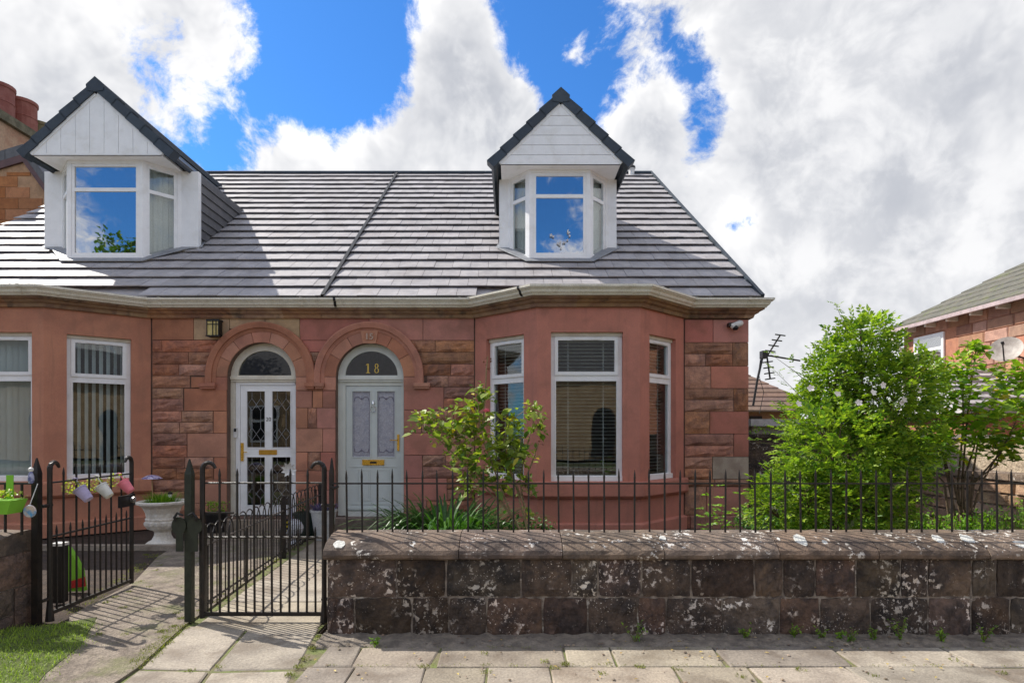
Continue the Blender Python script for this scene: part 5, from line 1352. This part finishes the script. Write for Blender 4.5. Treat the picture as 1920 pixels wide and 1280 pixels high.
# behind the open gate
bb = G(112, 1128); t = thing('bollard', 'short square black bollard behind the open gate', 'bollard', (bb.x, bb.y, 0))
MB().box(bb.x - .045, bb.x + .045, bb.y - .045, bb.y + .045, 0, .50).build('shaft', black_m, t); MB().box(bb.x - .05, bb.x + .05, bb.y - .05, bb.y + .05, .501, .525).build('cap', white_m, t)
bb = G(136, 1108); t = thing('garden_toy', 'lime green and red plastic garden toy behind the open gate', 'toy', (bb.x, bb.y, 0))
mb = MB(); mb.prism([(bb.x - .06, bb.y, .0), (bb.x + .10, bb.y, .0), (bb.x + .07, bb.y, .20), (bb.x + .0, bb.y, .34), (bb.x - .06, bb.y, .42)], (0, .06, 0)); mb.build('body', green_p, t)
MB().prism([(bb.x - .02, bb.y - .012, .03), (bb.x + .13, bb.y - .012, .05), (bb.x + .12, bb.y - .012, .14), (bb.x - .01, bb.y - .012, .10)], (0, .01, 0)).build('red_panel', mat('red_plastic', (.55, .03, .03), rough=.4, bump=0), t)

def tub(name, label, c, r0, r1, h, m, planting, ph, n, size=.03, blade=False, lm=None):
    t = thing(name, label, 'planter', c); c = Vector(c)
    MB().lathe([(r0, 0), (r1, h - .03), (r1 + .012, h - .028), (r1 + .012, h), (r1 - .012, h), (r1 - .02, h - .04)], c, 22).build('pot', m, t)
    mb = MB()
    for k in range(n):
        a = rnd(0, 6.28); r_ = r1 * math.sqrt(rnd(0, 1)); p = c + Vector((r_ * math.cos(a), r_ * math.sin(a), h - .02))
        if blade: mb.blade(p, (math.cos(a) * .6, math.sin(a) * .6, 1), ph * rnd(.6, 1.1), .010, .3, 3)
        else:
            for j in range(3): mb.leaf(p + Vector((rnd(-.03, .03), rnd(-.03, .03), ph * rnd(.1, 1))), rdir() + Z1 * .2, Z1, size * rnd(.7, 1.3), size * .7)
    stuff(mb.build('planting', lm or planting, t)); return t
lav = leafmat('lavender', (.07, .06, .20), (.16, .13, .33))
tub('white_planter', 'tall tapered white planter of blue lavender between the doors', (P(607, 0, 8.6).x, 8.6, 0), .115, .175, .42, mat('grey_white_pot', (.60, .61, .60), rough=.5, bump=0), lav, .16, 240, lm=lav, blade=True)
tub('dark_planter', 'black pot of leafy green plants left of the white door', (P(405, 0, 9.2).x, 9.2, 0), .13, .16, .30, black_m, leaf_weed, .18, 110)
tub('green_tub', 'dark green round tub at the far end of the hooped railing', (P(572, 0, 8.75).x, 8.75, 0), .15, .155, .36, mat('dark_green_plastic', (.02, .045, .035), rough=.4, bump=0), leaf_weed, .2, 60, lm=leaf_lily)
wp = thing('garden_windmill', 'white flower-shaped windmill on a thin stick in front of the white door', 'windmill', P(543, 880, 8.3))
c = P(543, 880, 8.3)
for k in range(9):
    a = k * 2 * math.pi / 9; v = Vector((math.cos(a), -.25, math.sin(a))); mb = MB(); mb.leaf(c, v, NF, .115, .06, -.1); mb.build('petal', white_m, wp)
mb = MB(); mb.tube([c, (c.x + .04, 8.3, 0)], .007, 5); mb.build('stick', mat('pale_blue_rod', (.40, .42, .60), rough=.4, bump=0), wp)
bee = thing('bee_ornament', 'small yellow and black striped bee ornament by the hooped railing', 'ornament', (P(535, 0, 7.9).x, 7.9, 0))
c = P(535, 985, 7.9); 
for k in range(6):
    MB().lathe([(.034 - abs(k - 2.5) * .006, 0), (.036 - abs(k - 2.5) * .006, .026)], c + Vector((.004 * k, 0, -.075 + k * .027)), 10).build('stripe', black_m if k % 2 else mat('bee_yellow', (.75, .58, .05), rough=.5, bump=0), bee)
MB().tube([c, (c.x, 7.9, 0)], .006, 5).build('stake', black_m, bee)
sph = thing('glass_globe', 'pale mirrored garden globe beside the dark tub', 'ornament', (P(552, 0, 8.2).x, 8.2, 0))
MB().lathe([(.05, 0), (.06, .02), (.03, .06), (.06, .10), (.105, .16), (.12, .22), (.105, .28), (.06, .33), (.004, .345)], (P(552, 0, 8.2).x, 8.2, 0), 20).build('globe', mat('pale_glaze', (.55, .56, .60), rough=.15, bump=0, fineamt=.05), sph)
g_ = thing('gift_bag', 'crumpled lime green bag seen low behind the glass of the white door', 'bag', (P(500, 0, YD + .3).x, YD + .3, DB))
mb = MB(); a = P(490, 948, YD + .25); b = P(530, 922, YD + .25)
mb.add([(a.x, YD + .22, a.z), (a.x + .12, YD + .20, a.z), (b.x, YD + .22, a.z + .03), (b.x, YD + .24, b.z), (a.x + .18, YD + .21, b.z + .01), (a.x, YD + .24, b.z - .03), (a.x + .1, YD + .34, a.z), (a.x + .16, YD + .34, b.z)], [(0, 1, 4, 5), (1, 2, 3, 4), (0, 5, 7, 6), (2, 6, 7, 3), (3, 7, 4), (4, 7, 5), (0, 6, 1), (1, 6, 2)]); mb.build('bag_body', green_p, g_)

# ------------------------------------------------------------------ neighbours
red_wall = mat('sandstone_wall', (.46, .21, .125), (.34, .15, .095), rough=.9, scale=2.2, fine=30, bump=.5, dirt=(.18, .09, .07), dscale=2.5, damt=.6)
old_slate = mat('mossy_slates', (.15, .14, .115), (.10, .10, .085), rough=.85, scale=5, fine=40, bump=.6, dirt=(.14, .16, .06), dscale=3, damt=.6)
nb = thing('neighbour_house', 'red sandstone house with mossy slate roof and exposed rafter ends at the right', 'house', (16, 12, 0))
XN, YN0, YN1, ZN = 12.0, 4.0, 19.1, 4.63
mb = MB(); mb.box(XN, 21, YN0, YN1 - .4, 0, ZN + .1); mb.build('wall', red_wall, nb)
mb = MB(); e = .35; hr = 4.2
x0, x1, y0, y1 = XN - e, 21 + e, YN0 - e, YN1; xm = (x0 + x1) / 2; zr2 = ZN + (xm - x0) * .62; ins = (xm - x0) * 1.0
mb.add([(x0, y0, ZN), (x1, y0, ZN), (x1, y1, ZN), (x0, y1, ZN), (xm, y0 + ins, zr2), (xm, y1 - ins, zr2)], [(0, 1, 4), (1, 2, 5, 4), (2, 3, 5), (3, 0, 4, 5), (0, 3, 2, 1)]); rf = mb.build('roof', old_slate, nb)
for k in range(14):                                    # slate courses
    t = k / 14; xx = x0 + (xm - x0) * t; zz = ZN + (zr2 - ZN) * t
    mb = MB(); mb.add([(xx - .02, y0 + ins * t, zz + .005), (xx - .02, y1 - ins * t, zz + .005), (xx + .36, y1 - ins * t - .36, zz + .23), (xx + .36, y0 + ins * t + .36, zz + .23), (xx - .02, y0 + ins * t, zz + .045), (xx - .02, y1 - ins * t, zz + .045), (xx + .36, y1 - ins * t - .36, zz + .25), (xx + .36, y0 + ins * t + .36, zz + .25)], [(0, 1, 5, 4), (4, 5, 6, 7)]); mb.build('slate_course', old_slate, rf)
MB().box(x0 - .06, x0 + .02, y0, y1, ZN - .10, ZN - .005).build('gutter', mat('pinkish_gutter', (.50, .40, .40), rough=.5, bump=0), nb)
raf = MB().box(0, .36, 0, .07, 0, .12).mesh('rafter_end', cream)
for k in range(17): put('rafter_end', raf, nb, Matrix.Translation((x0 + .03, YN0 + .5 + k * .85, ZN - .16)))
def side_rect(mb, px0, px1, py0, py1, X, t=.06):
    """rectangle on the wall X = const given in pixels along its base line"""
    ya, yb = X * F / (px1 - CX), X * F / (px0 - CX); ym = (ya + yb) / 2
    z1, z0 = CH + (HY - py0) * ym / F, CH + (HY - py1) * ym / F
    return mb.box(X - t, X + .01, ya, yb, z0, z1), (ya, yb, z0, z1)
mb = MB(); _, (ya, yb, z0, z1) = side_rect(mb, 1716, 1772, 628, 686, XN, .05)
wn = mb.build('window', upvc, nb)
zm = z0 + (z1 - z0) * .52
MB().box(XN - .06, XN - .051, ya + .09, yb - .09, zm + .05, z1 - .1).build('pane', glass_sky, wn); MB().box(XN - .06, XN - .051, ya + .09, yb - .09, z0 + .1, zm - .04).build('pane', glass_sky, wn)
blk = mat('sandstone_block', (.43, .235, .155), (.32, .17, .115), rough=.9, scale=4, fine=40, bump=.6, var=.28)
blk_m = MB().add([(0, 0, 0), (0, 1, 0), (0, 1, 1), (0, 0, 1), (-.025, .03, .05), (-.03, .97, .06), (-.022, .96, .94), (-.03, .04, .95)], [(4, 5, 1, 0), (5, 6, 2, 1), (6, 7, 3, 2), (7, 4, 0, 3), (4, 7, 6, 5)]).mesh('stone', blk)
zz = 1.2
while zz < ZN - .25:
    yy = 13.0 - rnd(0, .5)
    while yy < YN1 - .5:
        L = rnd(.45, 1.0)
        if not (yy + L > ya - .02 and yy < yb + .02 and zz + .28 > z0 and zz < z1) and yy + L < YN1 - .42:
            put('stone', blk_m, nb, Matrix.Translation((XN, yy, zz)) @ Matrix.Diagonal((1, L - .015, .27, 1)))
        yy += L
    zz += .285
MB().tube([(x0 - .02, YN1 - .2, ZN - .1), (x0 + .1, YN1 - .35, ZN - .35), (XN - .06, YN1 - .5, ZN - .8), (XN - .06, YN1 - .5, 0)], .05, 8).build('downpipe', cream, nb)
# satellite dish
ds = thing('satellite_dish', 'round satellite dish on the red sandstone wall at the right edge', 'satellite dish', (11.3, 14.2, 2.6))
c = P(1887, 657, 13.6); M3 = Vector((-.55, -.45, .35)).normalized().to_track_quat('Z', 'Y').to_matrix()
MB().lathe([(.004, 0), (.12, .006), (.22, .025), (.31, .055), (.315, .065), (.22, .037), (.12, .018), (.004, .010)], c, 24, M3).build('dish', mat('dish_grey', (.42, .38, .34), (.30, .26, .23), rough=.5, scale=6, bump=0), ds)
mb = MB(); fp = c + M3 @ Vector((0, -.02, .34)); mb.tube([c + M3 @ Vector((0, -.30, .06)), fp], .014, 6); mb.tube([c, c - M3 @ Vector((0, 0, .12)), (XN - .02, c.y + .25, c.z - .25)], .022, 6); mb.build('arm', iron, ds); MB().lathe([(.03, -.04), (.035, .03), (.015, .05)], fp, 8, M3).build('receiver', black_m, ds)
# lean-to extension with dark tiles
ext = thing('extension', 'low extension with dark grey tiled roof in front of the right-hand house', 'extension', (12.5, 13.2, 0))
xe0, xe1, ye0, ye1 = 9.3, 16.0, 12.6, 16.5
MB().box(xe0 + .2, xe1, ye0 + .2, ye1, 0, 2.0).build('wall', red_wall, ext)
mb = MB(); za, zb2 = P(0, 760, ye0).z, P(0, 690, ye1 - 1.2).z; rt = ye1 - 1.2
rfe = mb.add([(xe0, ye0, za - .03), (xe1, ye0, za - .03), (xe1, rt, zb2 - .03), (xe0 + 1.1, rt, zb2 - .03), (xe0, ye0, za - .15), (xe1, ye0, za - .15), (xe1, rt, za - .15), (xe0, rt, za - .15)], [(0, 1, 2, 3), (3, 7, 4, 0), (0, 4, 5, 1), (2, 6, 7, 3), (4, 7, 6, 5)]).build('roof', tile_m, ext)
for k in range(7):
    t0, t1 = k / 7, (k + 1) / 7
    ya2, yb2 = ye0 + (rt - ye0) * t0, ye0 + (rt - ye0) * t1 + .05; z_a, z_b = za + (zb2 - za) * t0, za + (zb2 - za) * t1
    xa_ = xe0 + 1.1 * t0; MB().add([(xa_, ya2, z_a - .02), (xe1, ya2, z_a - .02), (xe1, yb2, z_b), (xa_ + .15, yb2, z_b), (xa_, ya2, z_a + .05), (xe1, ya2, z_a + .05)], [(0, 1, 5, 4), (4, 5, 2, 3)]).build('tile_course', tile_m, rfe)
# boundary walls at the right run back in depth and face the sun
XBW = 7.0
rw = thing('roughcast_wall', 'buff sunlit roughcast boundary wall behind the right-hand shrubs', 'wall', (XBW, 8.5, 0))
MB().box(XBW, XBW + .2, 4.99, 11.9, 0, 1.40).build('face', mat('roughcast', (.46, .38, .28), (.36, .29, .21), rough=.95, scale=9, fine=28, bump=1.0, fineamt=.6), rw)
MB().box(XBW - .05, XBW + .25, 4.99, 11.95, 1.401, 1.46).build('coping', mat('grey_cope', (.22, .20, .18), rough=.9), rw)
aw = thing('awning', 'strip of magenta fabric behind the roughcast wall', 'awning', (8.2, 9.2, 1.4))
MB().prism([(7.6, 8.9, 1.30), (9.5, 8.9, 1.30), (9.5, 9.1, 1.68), (7.6, 9.1, 1.68)], (0, .02, .01)).build('fabric', mat('magenta_cloth', (.36, .02, .12), rough=.7, bump=.1), aw)
lw_ = thing('rubble_wall', 'low sunlit rubble wall behind the stems of the right-hand shrub', 'wall', (XBW - .2, 8.2, 0))
MB().box(XBW - .36, XBW - .002, 4.99, 11.9, 0, .86).build('core', wall_mortar, lw_)
rub = mat('rubble_stone', (.44, .30, .19), (.30, .19, .125), rough=.92, scale=7, fine=40, bump=.8, var=.3)
rub_m = MB().add([(0, 0, 0), (0, 1, 0), (0, 1, 1), (0, 0, 1), (-.03, .06, .1), (-.04, .93, .07), (-.025, .95, .9), (-.035, .05, .92)], [(4, 5, 1, 0), (5, 6, 2, 1), (6, 7, 3, 2), (7, 4, 0, 3), (4, 7, 6, 5)]).mesh('stone', rub)
zz = .02
for r_ in range(5):
    y = 5.0
    while y < 11.5:
        L = rnd(.25, .55); put('stone', rub_m, lw_, Matrix.Translation((XBW - .36, y, zz)) @ Matrix.Diagonal((1, L - .015, .15, 1))); y += L
    zz += .165
y = 5.0
while y < 11.4:
    L = rnd(.6, .9); MB().box(XBW - .42, XBW - .003, y, y + L - .01, .862, .95 + rnd(-.01, .01)).build('coping_stone', coping_m, lw_); y += L
# dark wall, garage roof, hedge and bungalow beyond the corner
bw = thing('boundary_wall', 'tall shaded dark wall running back beside the house corner', 'wall', (6, 11.0, 0))
MB().box(3.9, 7.1, 11.0, 11.25, 0, 1.40).build('face', wall_stone, bw); MB().box(3.88, 7.1, 10.96, 11.29, 1.401, 1.47).build('coping', wall_stone, bw)
mb = MB()
for k in range(1500):
    p = Vector((rnd(4.0, 7.5), rnd(11.5, 12.0), rnd(1.2, 1.63))); mb.leaf(p, rdir() + Z1 * .3, Z1, rnd(.04, .07), .03)
hd = thing('clipped_hedge', 'bright green hedge top showing over the dark boundary wall', 'hedge', (5.7, 11.8, 0)); stuff(mb.build('foliage', leaf_weed, hd)); MB().box(4.05, 7.45, 11.6, 11.95, 0, 1.45).build('stems', trunk_m, hd)
ga = thing('garage', 'flat grey garage roof seen between the house corner and the shrub', 'garage', (8, 17, 0))
mb = MB(); mb.box(6.3, 11.5, 16, 20, 0, 1.66); mb.build('wall', mat('grey_render', (.34, .33, .31), rough=.9), ga); MB().box(6.2, 11.6, 15.8, 20.1, 1.661, 1.84).build('roof', mat('pale_felt', (.48, .49, .49), rough=.8), ga)
bg_ = thing('bungalow', 'bungalow with hipped brown tiled roof far behind the house corner', 'bungalow', (9, 28, 0))
YBG = 25.0; zE = P(0, 771, YBG).z
MB().box(4.0, 12.0, YBG + .4, YBG + 9, 0, zE).build('wall', mat('brown_brick', (.34, .18, .11), (.27, .14, .09), rough=.9), bg_)
brown = mat('brown_roof_tile', (.24, .155, .115), (.18, .115, .09), rough=.8, scale=4, bump=.3, var=.15)
zT = P(0, 657, YBG + 4.2).z; xr = P(1540, 0, YBG).x
mb = MB(); mb.add([(3.6, YBG, zE), (xr + .3, YBG, zE), (xr - 4.0, YBG + 4.2, zT), (3.6, YBG + 4.2, zT), (xr + .3, YBG + 8.4, zE), (3.6, YBG + 8.4, zE)], [(0, 1, 2, 3), (1, 4, 2), (3, 2, 4, 5)]); rf = mb.build('roof', brown, bg_)
nc = 15
for k in range(nc):
    t0, t1 = k / nc, (k + 1.1) / nc
    def pt(t, x, l): return (x, YBG + 4.2 * t, zE + (zT - zE) * t + l)
    xa_, xb_ = xr + .3 - 4.3 * t0, xr + .3 - 4.3 * t1
    MB().add([pt(t0, 3.6, -.01), pt(t0, xa_, -.01), pt(t0, xa_, .06), pt(t0, 3.6, .06), pt(t1, xb_, .02), pt(t1, 3.6, .02)], [(0, 1, 2, 3), (3, 2, 4, 5)]).build('tile_course', brown, rf)
c0 = P(1432, 729, YBG + 1.9); mb = MB()
mb.obox(c0 + Vector((-.45, -.35, -.20)), (.75, 0, 0), (0, .75, .42), (0, -.08, .12)); mb.build('skylight', white_m, bg_)
MB().box(P(1412, 0, YBG).x, P(1436, 0, YBG).x, YBG + .36, YBG + .42, .9, zE - .18).build('window', black_m, bg_)
ae = thing('tv_aerial', 'television aerial with two rods of cross bars beside the house corner', 'aerial', P(1420, 712, 24))
YA = 24.0
def ap(px, py, dy=0.0): return P(px, py, YA + dy)
MB().tube([ap(1412, 760), ap(1420, 712), ap(1430, 668)], .045, 6).build('mast', iron, ae)
MB().tube([ap(1427, 666), ap(1445, 667), ap(1500, 676, .3)], .035, 6).build('boom', iron, ae)
for (x0, y0, x1, y1, ns) in ((1438, 668, 1463, 628, 4), (1438, 668, 1444, 710, 4)):
    MB().tube([ap(x0, y0), ap(x1, y1)], .035, 6).build('rod', iron, ae)
    for k in range(ns):
        t = (k + 1) / ns; x, y = x0 + (x1 - x0) * t, y0 + (y1 - y0) * t; s = 2 if y1 < y0 else -2
        MB().tube([ap(x - 9, y - s * .6, -.2), ap(x + 9, y + s * .6, .2)], .028, 5).build('cross_bar', iron, ae)
MB().box(ap(1427, 0).x, ap(1437, 0).x, YA - .15, YA + .15, ap(0, 672).z, ap(0, 658).z).build('clamp', iron, ae)
mb = MB(); mb.tube([ap(1426, 670), ap(1422, 700), ap(1432, 735), ap(1424, 775)], .012, 4); mb.build('cable', black_m, ae)

# left: tenement with chimney and brick dormer
YT = 17.5
tn = thing('tenement', 'old sandstone building with a chimney stack and brick dormer behind the left roof', 'building', (-16.5, YT, 0))
a, b = P(-60, 0, YT), P(110, 0, YT)
MB().box(-22, P(108, 0, YT).x, YT + .01, YT + 6, 0, P(0, 330, YT).z).build('wall', red_wall, tn)
stone_ch = mat('chimney_stone', (.50, .33, .22), (.38, .20, .13), rough=.9, scale=1.6, fine=20, bump=.5, dirt=(.15, .11, .09), dscale=1.5, damt=.6)
# stack runs back in depth, seen from its long side
def tp(px, py, Y): return P(px, py, Y)
s0, s1 = 15.6, 20.4; XS = P(10, 0, 15.6).x
ztop0 = P(0, 232, 15.6).z
MB().box(XS - 1.2, XS, s0 - 1.5, s1, 0, ztop0).build('chimney', stone_ch, tn)
MB().box(XS - 1.32, XS + .12, s0 - 1.6, s1 + .12, ztop0 + .001, ztop0 + .22).build('chimney_cope', mat('mossy_cope', (.19, .165, .11), (.10, .09, .06), rough=.95, scale=5, bump=.7), tn)
potm = mat('terracotta_pot', (.32, .115, .085), (.27, .08, .055), rough=.8, scale=5, var=.15)
for k, (px, h) in enumerate(((-2, .95), (42, .95), (73, .62))):
    yy = (XS - .5) * F / (px - CX); q = Vector((XS - .5, yy, ztop0 + .22))
    MB().lathe([(.34, 0), (.36, .06), (.33, .10), (.335, h * .5), (.35, h * .52), (.33, h * .55), (.33, h - .1), (.36, h - .08), (.36, h), (.28, h), (.28, h - .2)], q, 20).build('chimney_pot', potm if k < 2 else mat('mossy_pot', (.22, .17, .10), (.14, .13, .06), rough=.9), tn)
# brick dormer
YD2 = 14.2
zA, zB_ = P(0, 318, YD2).z, P(0, 440, YD2).z
apx, apz = P(46, 0, YD2).x, P(0, 305, YD2).z
xl_, xr_ = P(-120, 0, YD2).x, P(104, 0, YD2).x; zl, zr3 = P(0, 355, YD2).z, P(0, 388, YD2).z
MB().prism([(xl_, YD2, zB_ - 1.5), (xr_, YD2, zB_ - 1.5), (xr_, YD2, zr3), (apx, YD2, apz), (xl_, YD2, zl)], (0, .3, 0)).build('dormer_wall', mat('dormer_mortar', (.50, .30, .18), rough=.9), tn)
bk = mat('orange_block', (.42, .175, .075), (.35, .14, .06), rough=.88, scale=6, fine=50, bump=.3, var=.15)
z = zB_ - 1.2; r_ = 0
while z < apz:
    x = xl_ - rnd(0, .1) - (r_ % 2) * .28
    while x < xr_:
        L = .56; x0_, x1_ = max(x, xl_), min(x + L, xr_); zc_ = z + .25
        lim = apz + (zr3 - apz) * max((x1_ - apx) / (xr_ - apx), 0) if x1_ > apx else apz + (zl - apz) * (apx - x0_) / (apx - xl_)
        h = min(.25, lim - z - .02)
        if h > .05 and x1_ - x0_ > .05: MB().box(x0_ + .008, x1_ - .008, YD2 - .012, YD2 - .001, z + .008, z + h).build('block', bk, tn)
        x += L
    z += .255; r_ += 1
barge = mat('purple_brown_board', (.13, .065, .065), rough=.5, bump=.05)
for (p0, p1) in (((apx, apz), (xr_ + .12, zr3 - .12)), ((apx, apz), (xl_, zl))):
    a = Vector((p0[0], YD2 - .06, p0[1])); b = Vector((p1[0], YD2 - .06, p1[1]))
    MB().prism([a, b, b + Z1 * .17, a + Z1 * .17], (0, .05, 0)).build('barge_board', barge, tn)
    n = 5
    for k in range(n):
        c0, c1 = a.lerp(b, k / n), a.lerp(b, (k + .97) / n)
        MB().prism([c0 + Z1 * .172, c1 + Z1 * .172, c1 + Z1 * .40, c0 + Z1 * .40], (0, .9, .0)).build('verge_slate', slate_m, tn)

# ------------------------------------------------------------------ across the road (seen mirrored in the windows)
op = thing('opposite_house', 'buff stone houses across the road, mirrored in the windows', 'house', (0, -16, 0))
opm = mat('opposite_stone', (.50, .37, .23), (.40, .28, .17), rough=.9, scale=2, fine=20, bump=.4)
MB().box(-48, 44, -22, -15.5, 0, 4.6).build('wall', opm, op)
MB().prism([(-48.3, -15.2, 4.6), (-48.3, -22.3, 4.6), (-48.3, -18.7, 7.2)], (92.6, 0, 0)).build('roof', slate_m, op)
for k in range(23):
    x = -44.4 + k * 3.8
    if k % 2: 
        N = 10; mb = MB(); mb.prism([(x - .6, -15.49, .1), (x + .6, -15.49, .1)] + [(x + .6 * math.cos(math.pi * i / N), -15.49, 2.3 + .6 * math.sin(math.pi * i / N)) for i in range(N + 1)], (0, .05, 0)); mb.build('door', black_m, op)
    else:
        mb = MB(); ring(mb, (x - .8, -15.42, .9), UX, Vector((0, 1, 0)), 1.6, 2.1, .12, .08); mb.obox((x - .68, -15.43, 2.2), UX * 1.36, (0, .02, 0), Z1 * .1); wn = mb.build('window', upvc, op); MB().box(x - .68, x + .68, -15.49, -15.47, 1.02, 2.88).build('pane', black_m, wn)
tr = thing('street_tree', 'tall leafy tree across the road, mirrored in the left dormer pane', 'tree', (-21.3, -13, 0))
MB().tube([(-21.3, -13, 0), (-21.2, -12.9, 4), (-21.4, -13.1, 9)], [.32, .25, .12], 8).build('trunk', trunk_m, tr)
mb = MB()
for k in range(3400):
    v = rdir(); p = Vector((-21.0, -13, 9.4)) + Vector((v.x * 2.3, v.y * 2.3, v.z * 3.2)) * rnd(.3, 1) ** .5 * (1 + .2 * math.sin(v.x * 7 + v.z * 5)); mb.leaf(p, rdir(), Z1, .28, .2)
stuff(mb.build('crown', leaf_tree, tr))
